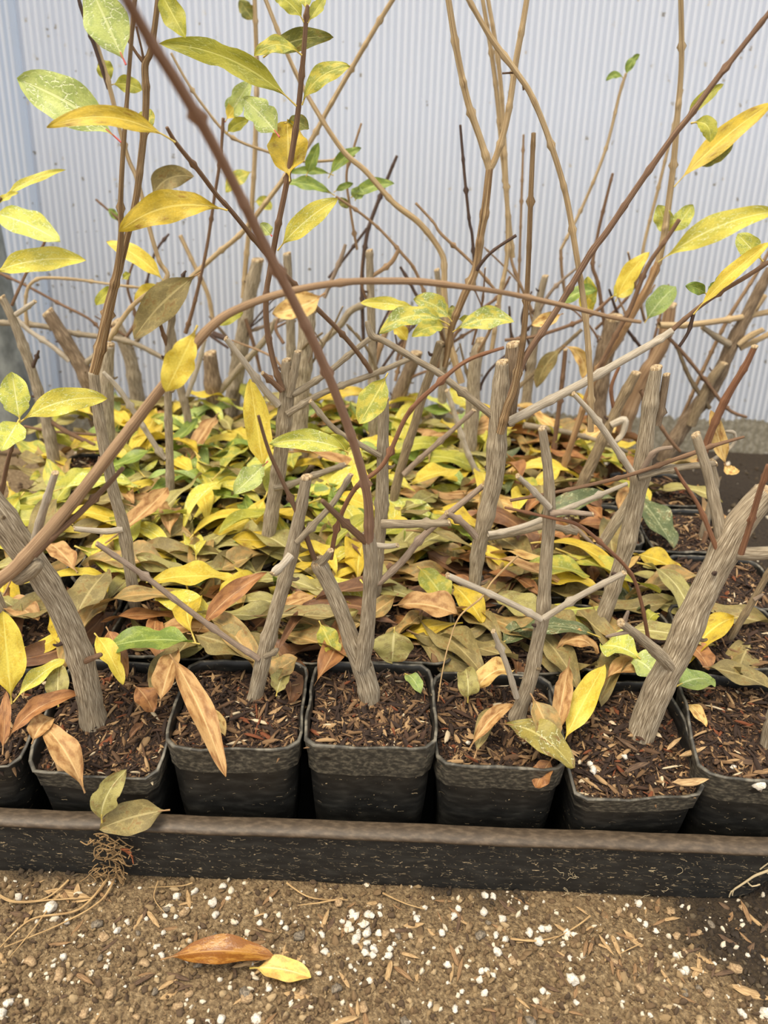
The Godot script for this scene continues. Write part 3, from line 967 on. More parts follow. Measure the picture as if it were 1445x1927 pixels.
	grow(p, 662, 862, 694, 940, 38, "yellow", 0, 0.03, 0.03, 0.9)

	p = plant(735, 985, "olive-brown stem topped by a tuft of mottled leaves in the middle of the picture")
	wood(p, "stem", "bark_brown", [732, 988, 17, 738, 950, 17, 752, 890, 18, 767, 838, 17, 781, 796, 17, 798, 734, 17, 814, 690, 16, 828, 645, 15], 0, -0.005, true, true)
	wood(p, "cane", "shaggy", [836, 690, 10, 842, 665, 12, 850, 616, 13, 871, 561, 15, 895, 506, 16, 905, 440, 15, 912, 398, 16, 921, 316, 15], -0.005, -0.01)
	wood(p, "cane", "cane", [921, 318, 15, 905, 265, 13, 881, 194, 13, 861, 104, 13, 843, -5, 12], -0.01, -0.01)
	wood(p, "cane", "cane", [921, 318, 14, 933, 296, 12, 954, 225, 12, 971, 114, 12, 982, 55, 11, 992, -5, 11], -0.01, -0.015)
	wood(p, "twig", "twig_dark", [897, 508, 8, 908, 492, 7, 930, 470, 6, 971, 443, 6], -0.005, 0.01)
	wood(p, "branch", "pale_brown", [760, 893, 12, 784, 869, 11, 843, 817, 10, 892, 772, 9], 0.005, 0.01, true)
	grow(p, 846, 612, 713, 628, 38, "mottled", 26, 0.005, 0.015, 0.7)
	grow(p, 850, 605, 778, 563, 42, "mottled", 10, 0.0, 0.0, 0.7)
	grow(p, 842, 618, 774, 634, 32, "goldgreen", 10, 0.01, 0.02, 0.7)
	grow(p, 852, 625, 968, 606, 42, "mottled", 14, 0.005, 0.015, 0.75)
	grow(p, 850, 606, 852, 575, 24, "olive_green", 0, -0.005, -0.01, 0.8)
	grow(p, 790, 582, 678, 570, 26, "yellow_speck", 4, -0.04, 0.0, 0.7)
	grow(p, 735, 612, 766, 640, 26, "yellow", 4, -0.04, 0.0, 0.7)
	grow(p, 858, 600, 905, 612, 22, "lime", 2, -0.01, 0.0, 0.7)

	p = plant(892, 1158, "thickest upright grey stem right of the middle, its top cut beside a dark torn wedge")
	wood(p, "stem", "bark", [888, 1160, 19, 893, 1100, 23, 900, 1038, 27, 918, 955, 31, 930, 900, 35, 934, 850, 35, 940, 755, 33, 945, 682, 23], 0, -0.012, true, true)
	wood(p, "wedge", "stump", [955, 800, 26, 962, 720, 32, 966, 648, 26], -0.022, -0.028, true)
	wood(p, "branch", "bark", [928, 782, 17, 905, 765, 14, 826, 703, 13, 791, 682, 12, 722, 641, 12, 700, 632, 14, 690, 605, 8], -0.01, -0.005)
	wood(p, "branch", "bark", [905, 1012, 16, 935, 1008, 15, 985, 998, 14, 1030, 990, 13, 1085, 1002, 12], -0.01, -0.02)
	wood(p, "branch", "pale", [918, 1005, 11, 950, 1000, 12, 1000, 985, 11, 1060, 960, 11, 1180, 910, 8], 0.006, -0.02)
	wood(p, "branch_stub", "pale_brown", [895, 1010, 14, 872, 985, 12, 840, 965, 10], 0.008, 0.018, true)
	wood(p, "shoot", "shaggy", [941, 815, 16, 955, 765, 17, 968, 730, 15, 983, 648, 12, 990, 575, 11, 994, 500, 10, 999, 360, 10, 1004, 250, 9], 0.002, 0.01)
	wood(p, "diagonal_shoot", "twig_cane", [960, 745, 13, 987, 675, 13, 1028, 613, 12, 1063, 558, 12, 1111, 477, 12, 1142, 436, 12, 1201, 349, 11, 1267, 256, 11, 1298, 218, 11, 1343, 156, 11, 1398, 86, 10, 1455, 14, 10], 0.0, 0.04)
	wood(p, "branch", "pale", [955, 795, 18, 973, 786, 18, 1031, 755, 17, 1104, 717, 16, 1170, 679, 15, 1232, 644, 14, 1265, 622, 13], -0.005, -0.02, false)
	wood(p, "shoot", "twig", [1262, 624, 10, 1277, 610, 9, 1315, 578, 8, 1360, 547, 8, 1405, 520, 9, 1460, 484, 8], -0.02, -0.02)
	wood(p, "twig", "twig_dark", [1305, 590, 7, 1295, 625, 6, 1278, 652, 6], -0.02, -0.02)
	grow(p, 1288, 228, 1362, 158, 24, "lime", 6, 0.02, 0.0, 0.7)
	grow(p, 1300, 232, 1336, 268, 38, "lime", 16, 0.03, 0.01, 0.7)
	grow(p, 1305, 592, 1450, 455, 30, "yellow", 8, -0.015, 0.0, 0.7)
	grow(p, 1332, 556, 1290, 538, 26, "green", 4, -0.03, 0.0, 0.8)
	grow(p, 1330, 556, 1355, 530, 22, "green", 0, -0.03, 0.0, 0.8)
	grow(p, 1340, 540, 1382, 512, 18, "green", 3, -0.03, 0.0, 0.8)
	grow(p, 1436, 492, 1388, 440, 46, "pale_yellow", 0, -0.02, 0.01, 0.85)

	p = plant(1125, 1196, "weathered grey stem with two torn tips and a long horizontal twig")
	wood(p, "stem", "bark", [1122, 1198, 25, 1153, 1108, 30, 1180, 1021, 33, 1201, 917, 34, 1211, 855, 31, 1225, 751, 29, 1235, 692, 21], 0, -0.01, true, true)
	wood(p, "branch_stub", "stump", [1236, 800, 16, 1244, 765, 15, 1254, 705, 13], -0.008, -0.012, true)
	wood(p, "branch", "pale", [1190, 890, 14, 1139, 814, 13, 1111, 776, 12, 1079, 741, 9], 0.003, 0.01, true)
	wood(p, "branch", "bark", [1200, 898, 15, 1256, 883, 14, 1346, 872, 12], 0.003, 0.0, true)
	wood(p, "long_twig", "twig", [960, 942, 6, 1076, 920, 7, 1187, 893, 8, 1291, 857, 9, 1345, 838, 8, 1400, 822, 5], 0.012, 0.0)
	wood(p, "cane", "cane", [1111, 812, 12, 1112, 760, 11, 1110, 700, 11, 1101, 589, 11, 1083, 470, 11, 1063, 360, 11, 1031, 256, 11, 1000, 180, 11, 973, 138, 11, 930, 80, 12, 905, 40, 10, 878, -8, 10], -0.01, -0.03)
	wood(p, "twig", "twig", [985, 170, 3, 978, 140, 4, 945, 138, 3], -0.03, -0.028)
	wood(p, "spur", "pale_brown", [1206, 890, 12, 1232, 850, 10, 1265, 842, 8], 0.0, 0.01)

	p = plant(1104, 1076, "grey slanting stem half hidden behind the weathered stem with two torn tips")
	wood(p, "stem", "bark", [1102, 1078, 22, 1145, 1004, 22, 1184, 945, 20, 1206, 905, 14], 0, 0, false, true)
	wood(p, "twig", "pale_brown", [1060, 975, 8, 1090, 1000, 8, 1120, 1030, 7], 0, 0)

	p = plant(1045, 930, "tall straight tan cane reaching the top edge, with long yellow leaves at right")
	wood(p, "cane", "cane_red", [1040, 940, 11, 1083, 812, 12, 1121, 706, 13, 1166, 634, 13, 1201, 571, 14, 1222, 533, 14, 1239, 492, 13], 0, 0.0, false, true)
	wood(p, "cane", "cane", [1238, 497, 13, 1250, 440, 12, 1256, 398, 12, 1267, 311, 11, 1274, 225, 11, 1282, 121, 10, 1281, -8, 10], 0.0, 0.01)
	wood(p, "shoot", "twig", [1125, 697, 9, 1153, 641, 9, 1187, 578, 9, 1218, 502, 8, 1256, 447, 8, 1278, 413, 8], 0.005, 0.02)
	grow(p, 1268, 352, 1455, 192, 40, "gold", 10, 0.01, 0.02, 0.75)
	grow(p, 1300, 315, 1380, 262, 32, "olive_green", -8, 0.005, 0.01, 0.8)
	grow(p, 1262, 442, 1238, 385, 40, "pale_yellow", 0, 0.0, 0.0, 0.9)
	grow(p, 1262, 442, 1304, 385, 34, "pale_yellow", 0, 0.002, 0.0, 0.9)
	grow(p, 1238, 494, 1460, 398, 50, "yellow_speck", 18, 0.01, 0.02, 0.8)
	grow(p, 1213, 608, 1272, 538, 44, "pale_green", 6, 0.0, 0.02, 0.85)
	grow(p, 1158, 568, 1222, 474, 34, "yellow", 8, -0.01, 0.0, 0.8)
	grow(p, 1150, 560, 1192, 530, 36, "yellow_speck", 0, -0.03, 0.0, 0.8)
	grow(p, 1110, 590, 1105, 520, 34, "goldgreen", 0, -0.02, 0.0, 0.8)
	grow(p, 1048, 580, 1122, 546, 28, "green", 10, -0.01, 0.0, 0.75)
	grow(p, 1120, 590, 1090, 560, 28, "yellow", 0, -0.02, 0.0, 0.8)
	grow(p, 1060, 590, 1000, 612, 28, "straw", 0, -0.02, 0.0, 0.8)

	p = plant(1320, 1000, "reddish knobbly shoot with a hanging straw-coloured leaf near right edge", 0.11)
	wood(p, "stem", "bark", [1322, 1005, 14, 1345, 920, 15, 1342, 885, 13, 1338, 868, 12], 0.0, 0.0, true, true)
	wood(p, "shoot", "twig_red", [1318, 868, 15, 1339, 810, 14, 1367, 748, 14, 1402, 689, 13, 1420, 652, 12], 0.0, 0.01, true, false, 0.028)
	wood(p, "twig", "pale", [1335, 870, 8, 1378, 838, 7, 1382, 815, 6, 1365, 812, 5], -0.01, -0.01)
	wood(p, "twig", "twig", [1300, 1100, 10, 1318, 1040, 9, 1330, 1000, 9], 0.02, 0.01)
	grow(p, 1368, 884, 1338, 772, 32, "straw", 0, 0.005, 0.01, 0.9)
	grow(p, 1362, 872, 1392, 885, 20, "straw", -8, 0.005, 0.01, 0.8)

	p = plant(1270, 838, "dark slanting trunk with pale broken twigs at the right edge before the wall")
	wood(p, "stem", "stump", [1262, 840, 28, 1308, 772, 27, 1343, 727, 26, 1377, 648, 25, 1405, 592, 21, 1450, 505, 17], 0, 0.0, false, true)
	wood(p, "wedge", "bark_brown", [1300, 800, 18, 1335, 720, 18, 1362, 684, 14], 0.012, 0.014, true)
	wood(p, "branch", "bark", [1372, 648, 14, 1345, 632, 11, 1322, 616, 9], 0.005, 0.01, true)
	wood(p, "branch", "cane", [1388, 648, 13, 1412, 632, 11, 1436, 620, 9], 0.005, 0.01, true)
	wood(p, "branch", "cane", [1392, 655, 12, 1425, 640, 10, 1460, 622, 10], 0.0, 0.0)
	wood(p, "branch", "cane", [1240, 612, 12, 1285, 612, 12, 1340, 606, 11, 1395, 597, 11, 1460, 584, 11], 0.03, -0.01)
	wood(p, "thin_cane", "cane_dull", [1268, 815, 7, 1290, 770, 7, 1322, 698, 7, 1370, 600, 7, 1420, 520, 7, 1460, 450, 6], -0.02, -0.02)
	wood(p, "thin_cane", "cane", [1380, 660, 9, 1405, 610, 9, 1440, 555, 9], -0.03, -0.03)
	wood(p, "twig", "bark_brown", [1335, 768, 9, 1298, 712, 8, 1275, 655, 7], 0.01, 0.02)
	wood(p, "twig", "twig", [1255, 632, 7, 1290, 670, 7, 1330, 720, 7, 1370, 770, 7, 1405, 785, 5], 0.02, 0.02)

func back_plants() -> void:
	var p := plant(560, 892, "thick grey stem standing behind the stout stem that bears the leafy shoot")
	wood(p, "stem", "bark", [560, 895, 33, 566, 751, 32, 573, 665, 31, 580, 585, 28], 0, 0, true, true)
	wood(p, "twig", "pale_brown", [573, 893, 9, 594, 870, 9, 616, 846, 8], 0.03, 0.04, true)
	dead_twigs(p, 570, 760, 600, 3)

	p = plant(436, 778, "grey stem with a slanting cut top at the back, left of the leafy shoot")
	wood(p, "stem", "bark", [434, 780, 30, 446, 700, 29, 467, 571, 25, 485, 490, 22], 0, 0, true, true)
	wood(p, "cane", "cane", [457, 561, 9, 464, 478, 9, 474, 381, 9, 480, 277, 9, 483, 138, 9, 479, -8, 8], 0, 0.0)
	wood(p, "twig", "twig", [462, 600, 7, 478, 650, 7, 490, 700, 6], 0.02, 0.02)
	wood(p, "cane", "cane", [332, 556, 9, 356, 526, 9, 408, 478, 9, 453, 440, 9, 498, 384, 9, 577, 277, 9, 618, 204, 9, 670, 114, 9, 719, 31, 9, 745, -10, 9], 0.04, 0.08)
	grow(p, 481, 42, 450, 0, 30, "olive_green", 0, 0.0, 0.0, 0.85)
	grow(p, 478, 322, 424, 362, 30, "goldgreen", 6, 0.0, 0.0, 0.75)
	grow(p, 476, 380, 510, 395, 26, "goldgreen", 6, 0.0, 0.0, 0.75)
	dead_twigs(p, 450, 700, 560, 3)

	p = plant(259, 770, "grey slanting stem before the wall at the back left")
	wood(p, "stem", "bark", [262, 772, 27, 252, 710, 26, 242, 665, 25, 218, 606, 20], 0, 0, true, true)
	wood(p, "cane", "cane", [400, 600, 8, 391, 554, 8, 367, 502, 8, 339, 443, 8], -0.01, -0.02)
	wood(p, "twig", "twig_dark", [270, 560, 5, 290, 480, 5, 318, 440, 4], 0, -0.02)
	wood(p, "twig", "twig", [234, 640, 6, 255, 600, 6, 240, 540, 5, 252, 490, 4], 0.01, 0.02)
	wood(p, "twig", "twig", [240, 440, 5, 225, 415, 4, 180, 375, 4], 0.0, 0.0)
	grow(p, 224, 418, 205, 392, 16, "green", 0, 0, 0, 0.8)
	dead_twigs(p, 245, 700, 600, 2)

	p = plant(757, 800, "dark brown stem with a pale cut end behind the tuft of mottled leaves")
	wood(p, "stem", "stump", [742, 802, 28, 745, 765, 28, 757, 727, 27, 778, 679, 24, 783, 665, 22], 0, 0, true, true)
	wood(p, "twig", "twig_dark", [684, 640, 7, 681, 527, 8, 688, 457, 8, 698, 415, 8, 729, 336, 7, 747, 293, 6], -0.02, -0.03)
	wood(p, "twig", "twig_dark", [618, 523, 5, 653, 480, 5, 690, 430, 5], -0.03, -0.03)
	wood(p, "twig", "twig_dark", [753, 502, 5, 770, 530, 7, 790, 565, 6, 830, 610, 5], 0.0, 0.0)
	wood(p, "branch", "bark", [600, 650, 12, 640, 612, 12, 660, 585, 14, 700, 568, 11, 735, 562, 9], -0.02, -0.02)
	wood(p, "branch", "cane_dull", [700, 700, 12, 716, 650, 12, 731, 610, 10, 735, 575, 8, 720, 560, 6], 0.0, 0.0)
	dead_twigs(p, 757, 740, 640, 3)

	p = plant(874, 892, "grey stem standing behind the thickest upright stem")
	wood(p, "stem", "bark", [872, 894, 27, 888, 786, 27, 893, 690, 25, 905, 640, 20], 0, 0, true, true)
	wood(p, "branch", "pale", [905, 907, 11, 878, 848, 11, 861, 796, 11, 841, 735, 9], 0.04, 0.04, true)
	wood(p, "cane", "cane", [965, 485, 9, 954, 381, 9, 944, 277, 9, 930, 138, 9, 907, -8, 8], -0.05, -0.06)
	wood(p, "cane", "cane", [925, 660, 9, 940, 560, 9, 955, 470, 9, 951, 311, 9, 940, 138, 9, 917, -8, 8], -0.04, -0.05)
	wood(p, "cane", "cane", [868, 720, 14, 846, 640, 13, 836, 554, 12, 836, 509, 12, 830, 475, 11, 791, 422, 11, 740, 381, 11, 688, 322, 10, 646, 284, 10, 591, 201, 9, 549, 121, 8, 498, -5, 8], 0.0, -0.02)
	wood(p, "twig", "twig_dark", [893, 500, 7, 888, 440, 6, 883, 415, 6, 874, 329, 6, 866, 235, 5], 0.0, 0.0)
	wood(p, "twig", "cane_dull", [930, 544, 6, 888, 495, 6, 830, 440, 6, 816, 419, 5, 782, 382, 5], 0.0, 0.0)
	dead_twigs(p, 888, 780, 640, 4)

	p = plant(700, 870, "grey upright stem with twigs and small green leaves at the back in the centre")
	wood(p, "stem", "bark", [700, 872, 18, 702, 760, 18, 700, 648, 16, 695, 472, 13], 0, 0, true, true)
	wood(p, "twig", "cane_dull", [806, 570, 6, 781, 509, 6, 757, 478, 6, 715, 432, 5, 674, 398, 5, 632, 370, 5], -0.01, -0.01)
	wood(p, "twig", "cane", [668, 292, 5, 632, 301, 5, 567, 303, 5, 508, 287, 5, 433, 256, 5, 381, 197, 5, 349, 149, 5, 322, 100, 5], -0.05, -0.05)
	wood(p, "twig", "cane_dull", [672, 470, 5, 660, 400, 5, 652, 330, 5, 665, 280, 5, 680, 232, 4], -0.04, -0.05)
	grow(p, 576, 332, 600, 268, 24, "green", 0, -0.02, 0, 0.85)
	grow(p, 618, 335, 680, 278, 24, "green", 8, -0.02, 0, 0.75)
	grow(p, 630, 368, 535, 345, 26, "green", 8, -0.02, 0, 0.7)
	grow(p, 660, 372, 742, 346, 28, "green", 8, -0.02, 0, 0.75)
	grow(p, 628, 362, 665, 345, 14, "green", 2, -0.02, 0, 0.75)
	grow(p, 668, 378, 676, 350, 28, "pale_green", 0, -0.02, 0, 0.85)
	grow(p, 628, 330, 545, 325, 18, "green", 6, -0.03, 0, 0.7)
	grow(p, 632, 372, 655, 392, 18, "olive_green", 2, -0.02, 0, 0.75)
	wood(p, "twig", "cane_dull", [750, 470, 8, 735, 495, 9, 700, 520, 8], 0.0, 0.0)
	dead_twigs(p, 700, 760, 520, 4)

	p = plant(546, 850, "grey stem at the back behind the leafy shoot")
	wood(p, "stem", "bark", [552, 855, 19, 548, 700, 18, 546, 600, 17, 540, 478, 15], 0, 0, true, true)
	wood(p, "twig", "pale_brown", [610, 560, 8, 640, 490, 8, 650, 460, 6], 0.0, 0.0)
	dead_twigs(p, 546, 700, 520, 2)

	p = plant(1072, 962, "olive slanting stub with a hollow cut end behind the pale branch")
	wood(p, "stem", "bark_brown", [1072, 965, 20, 1094, 914, 20, 1139, 817, 20, 1166, 758, 19, 1197, 702, 17], 0, 0, true, true)
	wood(p, "branch", "pale", [1150, 800, 13, 1175, 790, 14, 1172, 815, 10, 1158, 832, 8], 0.006, 0.012)
	wood(p, "twig", "twig", [1205, 735, 8, 1225, 770, 8, 1255, 820, 7, 1280, 850, 6], -0.01, 0.0)
	wood(p, "twig", "twig_red", [1155, 770, 8, 1150, 730, 7, 1165, 690, 6], 0.0, 0.0)

	p = plant(1040, 888, "thin pinkish twig standing upright left of the tan cane")
	wood(p, "stem", "twig", [1036, 892, 9, 1046, 814, 9, 1056, 734, 9, 1064, 658, 8], 0, 0, true, true)
	wood(p, "branch", "bark", [985, 800, 12, 1060, 812, 10, 1125, 830, 9, 1180, 850, 7], -0.02, -0.02)
	grow(p, 1058, 650, 1095, 712, 26, "straw", 18, -0.02, 0.0, 0.7)
	grow(p, 1062, 652, 1010, 730, 30, "olive", 10, -0.02, 0.0, 0.75)

	p = plant(1180, 818, "broad brown stem rising towards the right at the back before the wall")
	wood(p, "stem", "cane_dull", [1172, 820, 29, 1180, 786, 28, 1208, 717, 27, 1246, 648, 25, 1262, 575, 21], 0, 0, true, true)
	wood(p, "thin_cane", "cane", [1211, 500, 6, 1211, 464, 6, 1239, 353, 6, 1284, 168, 5], -0.02, -0.03)
	wood(p, "thin_cane", "cane", [1055, 470, 6, 1100, 380, 6, 1140, 280, 6, 1165, 180, 6, 1178, 138, 5], -0.02, -0.03)
	wood(p, "twig", "cane_dull", [1055, 470, 6, 1058, 520, 6, 1068, 580, 6], -0.02, -0.02)
	wood(p, "twig", "twig", [1142, 652, 7, 1135, 596, 7, 1125, 533, 7, 1115, 499, 7, 1123, 450, 6, 1132, 408, 6, 1153, 326, 5], 0.02, 0.02)
	grow(p, 1178, 145, 1204, 102, 16, "green", 6, -0.03, 0, 0.8)
	grow(p, 1174, 148, 1140, 152, 14, "green", 8, -0.03, 0, 0.8)
	wood(p, "twig", "twig", [1120, 620, 6, 1180, 560, 6, 1210, 500, 5], 0.01, 0.01)
	dead_twigs(p, 1215, 740, 600, 3)

	p = plant(1120, 830, "dark brown broken stump behind the tan cane")
	wood(p, "stem", "stump", [1120, 832, 30, 1128, 720, 34, 1140, 655, 34, 1156, 598, 30], 0, 0, true, true)
	wood(p, "twig", "twig", [1150, 560, 6, 1100, 600, 7, 1010, 632, 7, 950, 640, 6], 0.03, 0.03)
	wood(p, "twig", "bark_brown", [1095, 620, 7, 1040, 670, 8, 985, 720, 8, 960, 740, 7], 0.02, 0.02)
	dead_twigs(p, 1130, 740, 620, 3)

	p = plant(990, 825, "grey stem at the back right of the thickest upright stem")
	wood(p, "stem", "bark", [988, 828, 20, 990, 760, 20, 1000, 680, 18, 1014, 571, 15, 1026, 520, 12], 0, 0, true, true)
	wood(p, "thin_cane", "cane_dull", [975, 560, 5, 980, 415, 5, 985, 253, 4], -0.03, -0.03)
	wood(p, "twig", "cane_dull", [955, 440, 6, 965, 500, 6, 990, 560, 6, 1008, 600, 6], 0.0, 0.0)
	dead_twigs(p, 1000, 720, 580, 4)

	p = plant(830, 815, "pale back stem between the tuft of mottled leaves and the thickest stem")
	wood(p, "stem", "bark", [828, 818, 17, 832, 760, 16, 834, 640, 14, 822, 508, 11], 0, 0, true, true)
	wood(p, "twig", "twig", [850, 640, 7, 880, 600, 7, 935, 560, 6, 960, 520, 5], 0.0, 0.0)
	dead_twigs(p, 832, 720, 560, 3)

	p = plant(1380, 1215, "thin brown twig in the second pot at the right edge")
	wood(p, "stem", "bark_brown", [1366, 1218, 12, 1390, 1175, 13, 1420, 1125, 13, 1455, 1062, 11], 0, 0, false, true)
	wood(p, "spur", "pale_brown", [1420, 1128, 9, 1436, 1118, 5], 0.003, 0.005)

	p = plant(20, 1185, "leafy twig at the left edge with bright yellow leaves")
	wood(p, "stem", "bark", [20, 1188, 20, 5, 1150, 20, -20, 1090, 18], 0, 0, true, true)
	wood(p, "shoot", "twig", [-22, 1095, 8, -5, 980, 8, 12, 880, 8, 34, 800, 7], 0.0, 0.04)
	wood(p, "shoot", "twig", [-20, 1090, 8, -40, 800, 8, -32, 600, 8, -18, 420, 8, 2, 372, 7], 0.0, 0.04)
	grow(p, 38, 796, 22, 700, 62, "pale_yellow", 0, 0.04, 0.01, 0.9)
	grow(p, 36, 796, 202, 750, 50, "yellow_speck", 18, 0.04, 0.02, 0.75)
	grow(p, 36, 790, 2, 848, 60, "pale_yellow", 0, 0.04, 0.03, 0.8)
	grow(p, 0, 376, 124, 320, 18, "yellow_speck", 8, 0.04, 0.02, 0.5)
	grow(p, -6, 385, 34, 362, 14, "yellow_speck", 2, 0.04, 0.0, 0.5)
	grow(p, -20, 400, 114, 456, 54, "pale_yellow", 8, 0.04, 0.02, 0.8)
	grow(p, -25, 520, 162, 490, 48, "yellow_speck", 14, 0.04, 0.02, 0.85)
	grow(p, 22, 1325, 5, 1150, 74, "yellow", 0, 0.1, 0.03, 0.8)

# ---------- fallen leaves ----------
func hero_leaves() -> void:
	fallen(275, 1096, 438, 1088, 50, "yellow", "broad bright yellow leaf lying flat beneath the thin side twig", 0.135, 0.135)
	fallen(258, 1102, 418, 1178, 44, "yellow_speck", "pale yellow leaf with clear midrib just in front of the broad yellow one", 0.13, 0.128)
	fallen(376, 1212, 192, 1222, 44, "green", "green leaf lying across the brown litter behind the front pots", 0.14, 0.135, 0.006)
	fallen(352, 1192, 492, 1246, 62, "olive", "large grey-olive leaf beside the foot of the slim grey stem", 0.135, 0.125)
	fallen(372, 1190, 502, 1078, 40, "orange", "twisted orange-brown leaf standing on edge over the yellow leaves", 0.13, 0.165, 0.006, 0.6, 0.5)
	fallen(146, 1078, 92, 1022, 40, "tan", "small tan leaf with toothed tip behind the thick leaning stem", 0.14, 0.14)
	fallen(140, 1165, 202, 1075, 64, "olive", "broad brownish leaf between the thick leaning stem and the tall cane", 0.13, 0.14)
	fallen(320, 1232, 424, 1462, 50, "tan", "long tan leaf hanging over the rim of the second front pot", 0.142, 0.109, 0.012, 0.1, 0.4)
	fallen(300, 1330, 335, 1222, 48, "tan", "crumpled tan leaf behind the long leaf hanging over a rim", 0.12, 0.135, 0.004, -0.4, 0.5)
	fallen(178, 1192, 232, 1288, 40, "yellow", "curled yellow leaf beside the thick leaning stem", 0.14, 0.125, 0.006)
	fallen(200, 1180, 240, 1275, 34, "orange", "orange-brown leaf tucked behind the curled yellow one", 0.13, 0.12)
	fallen(160, 1492, 82, 1365, 56, "tan", "dry tan leaf hanging over the rim of the leftmost full pot", 0.09, 0.118, 0.01, 0.0, 0.3)
	fallen(10, 1398, 148, 1308, 40, "orange", "long curled brown leaf across the left rim of the leftmost full pot", 0.112, 0.125, 0.01, 0.5, 0.6)
	fallen(60, 1400, 100, 1350, 44, "tan", "folded tan leaf end on the soil of the leftmost full pot", 0.112, 0.118, 0.004, 0.3, 0.5)
	fallen(192, 1548, 238, 1448, 52, "olive_light", "upright half of the olive leaf draped over the tray lip", 0.066, 0.100, 0.006, 0.8, 0.25, 0.06, 0.2)
	fallen(320, 1524, 188, 1560, 66, "olive", "olive leaf with long stalk lying on the tray lip", 0.070, 0.060, 0.003, 0.9, 0.2, 0.05, 0.2)
	fallen(392, 1332, 424, 1386, 24, "straw", "tiny straw-coloured leaf on the soil of the second front pot", 0.115, 0.112)
	fallen(620, 1085, 684, 1152, 56, "yellow_speck", "yellow-green leaf just left of the forked middle stem", 0.13, 0.125)
	fallen(785, 1066, 842, 1142, 52, "goldgreen", "notched yellow-green leaf right of the forked middle stem", 0.14, 0.125, 0.004, 0.2)
	fallen(848, 1098, 908, 1172, 46, "gold", "golden leaf with pointed tip at the foot of the thickest upright stem", 0.135, 0.12)
	fallen(740, 1140, 866, 1160, 50, "tan", "wavy tan leaf behind the middle front pot", 0.13, 0.13, 0.006, 0.3, 0.4, 0.14)
	fallen(742, 1180, 738, 1246, 78, "olive_light", "olive leaf with pale midrib leaning on the rear rim of the middle pot", 0.142, 0.118, 0.003, 0.0, 0.3)
	fallen(600, 1168, 634, 1238, 42, "goldgreen", "folded yellow-green leaf at the rear left of the middle pot", 0.14, 0.12, 0.0, 0.3)
	fallen(762, 1268, 792, 1306, 26, "pale_green", "tiny pale green leaf on the soil of the middle front pot", 0.116, 0.114)
	fallen(592, 1132, 522, 1224, 26, "brown", "rolled red-brown leaf between the slim stem and the forked stem", 0.13, 0.125, 0.004, 0.3, 0.9)
	fallen(500, 1165, 600, 1120, 30, "tan", "narrow tan leaf behind the rolled red-brown one", 0.13, 0.13)
	fallen(880, 1322, 876, 1258, 46, "olive_light", "curled olive leaf on the rear of the fourth front pot", 0.113, 0.13, 0.006, 0.3, 0.5, 0.15)
	fallen(888, 1308, 966, 1262, 44, "straw", "crumpled straw leaf behind the thin forked stem", 0.116, 0.124, 0.01, 0.2, 0.4, 0.16)
	fallen(882, 1412, 966, 1326, 34, "tan", "twisted tan leaf at the foot of the thin forked stem", 0.112, 0.126, 0.008, 0.5, 0.6)
	fallen(892, 1428, 926, 1330, 34, "olive", "narrow olive leaf under the twisted tan one", 0.11, 0.115)
	fallen(998, 1305, 1046, 1425, 56, "tan_olive", "smooth tan-olive leaf leaning on the soil of the fourth front pot", 0.135, 0.108, 0.004)
	fallen(942, 1362, 1078, 1446, 58, "olive_speck", "olive leaf with white spots hanging over the rim of the fourth front pot", 0.118, 0.110, 0.01, 0.2)
	fallen(1040, 1425, 1008, 1482, 44, "orange", "brown leaf end beneath the spotted olive leaf", 0.108, 0.092, 0.002, 0.1, 0.4)
	fallen(1072, 1240, 1046, 1378, 44, "tan", "upright rolled tan leaf between the fourth and fifth front pots", 0.14, 0.112, 0.005, 0.1, 0.6)
	fallen(1058, 1402, 1138, 1250, 52, "yellow", "bright yellow leaf leaning between the fourth and fifth front pots", 0.106, 0.135, 0.003, 0.1, 0.3)
	fallen(1205, 1240, 1132, 1215, 62, "pale_yellow", "broad speckled yellow leaf behind the branch stub of the thick right stem", 0.13, 0.128)
	fallen(1235, 1280, 1190, 1240, 50, "pale", "whitish speckled leaf tucked behind the thick right stem", 0.12, 0.128)
	fallen(1272, 1292, 1338, 1280, 54, "pale_green", "notched pale green leaf right of the thick right stem", 0.125, 0.122)
	fallen(1045, 1222, 1125, 1230, 40, "tan", "arched tan leaf behind the bright yellow leaning leaf", 0.12, 0.12, 0.012)
	fallen(1170, 1185, 1348, 1214, 34, "olive_light", "long grey-olive leaf passing behind the thick right stem", 0.13, 0.12)
	fallen(1290, 1210, 1335, 1260, 38, "orange", "brown leaf behind the thick right stem", 0.12, 0.12)
	fallen(1322, 1255, 1455, 1300, 40, "olive", "olive leaf lying over a pot rim at the right edge", 0.122, 0.12)
	fallen(1284, 1322, 1328, 1368, 22, "straw", "small pinkish dry leaf on the soil right of the thick stem", 0.112, 0.108)
	fallen(1190, 925, 1268, 1032, 54, "darkgreen", "dark green speckled leaf beyond the weathered stem", 0.14, 0.115)
	fallen(1186, 1042, 1280, 1078, 34, "gold", "yellow leaf on the bare soil right of the weathered stem", 0.115, 0.112)
	fallen(980, 1064, 1110, 1084, 46, "goldgreen", "yellow-green leaf behind the pale forked twigs", 0.135, 0.13)
	fallen(1000, 1090, 1120, 1102, 28, "gold", "narrow yellow leaf just below the pale forked twig", 0.128, 0.128)
	fallen(920, 1120, 1035, 1175, 62, "olive_light", "broad grey-green leaf left of the thin forked stem", 0.128, 0.12)
	fallen(1000, 1165, 1100, 1188, 46, "olive", "olive leaf under the right-hand pale twig", 0.125, 0.12)
	fallen(940, 1215, 1010, 1180, 40, "darkgreen", "dark blue-green leaf behind the fourth front pot", 0.115, 0.12)
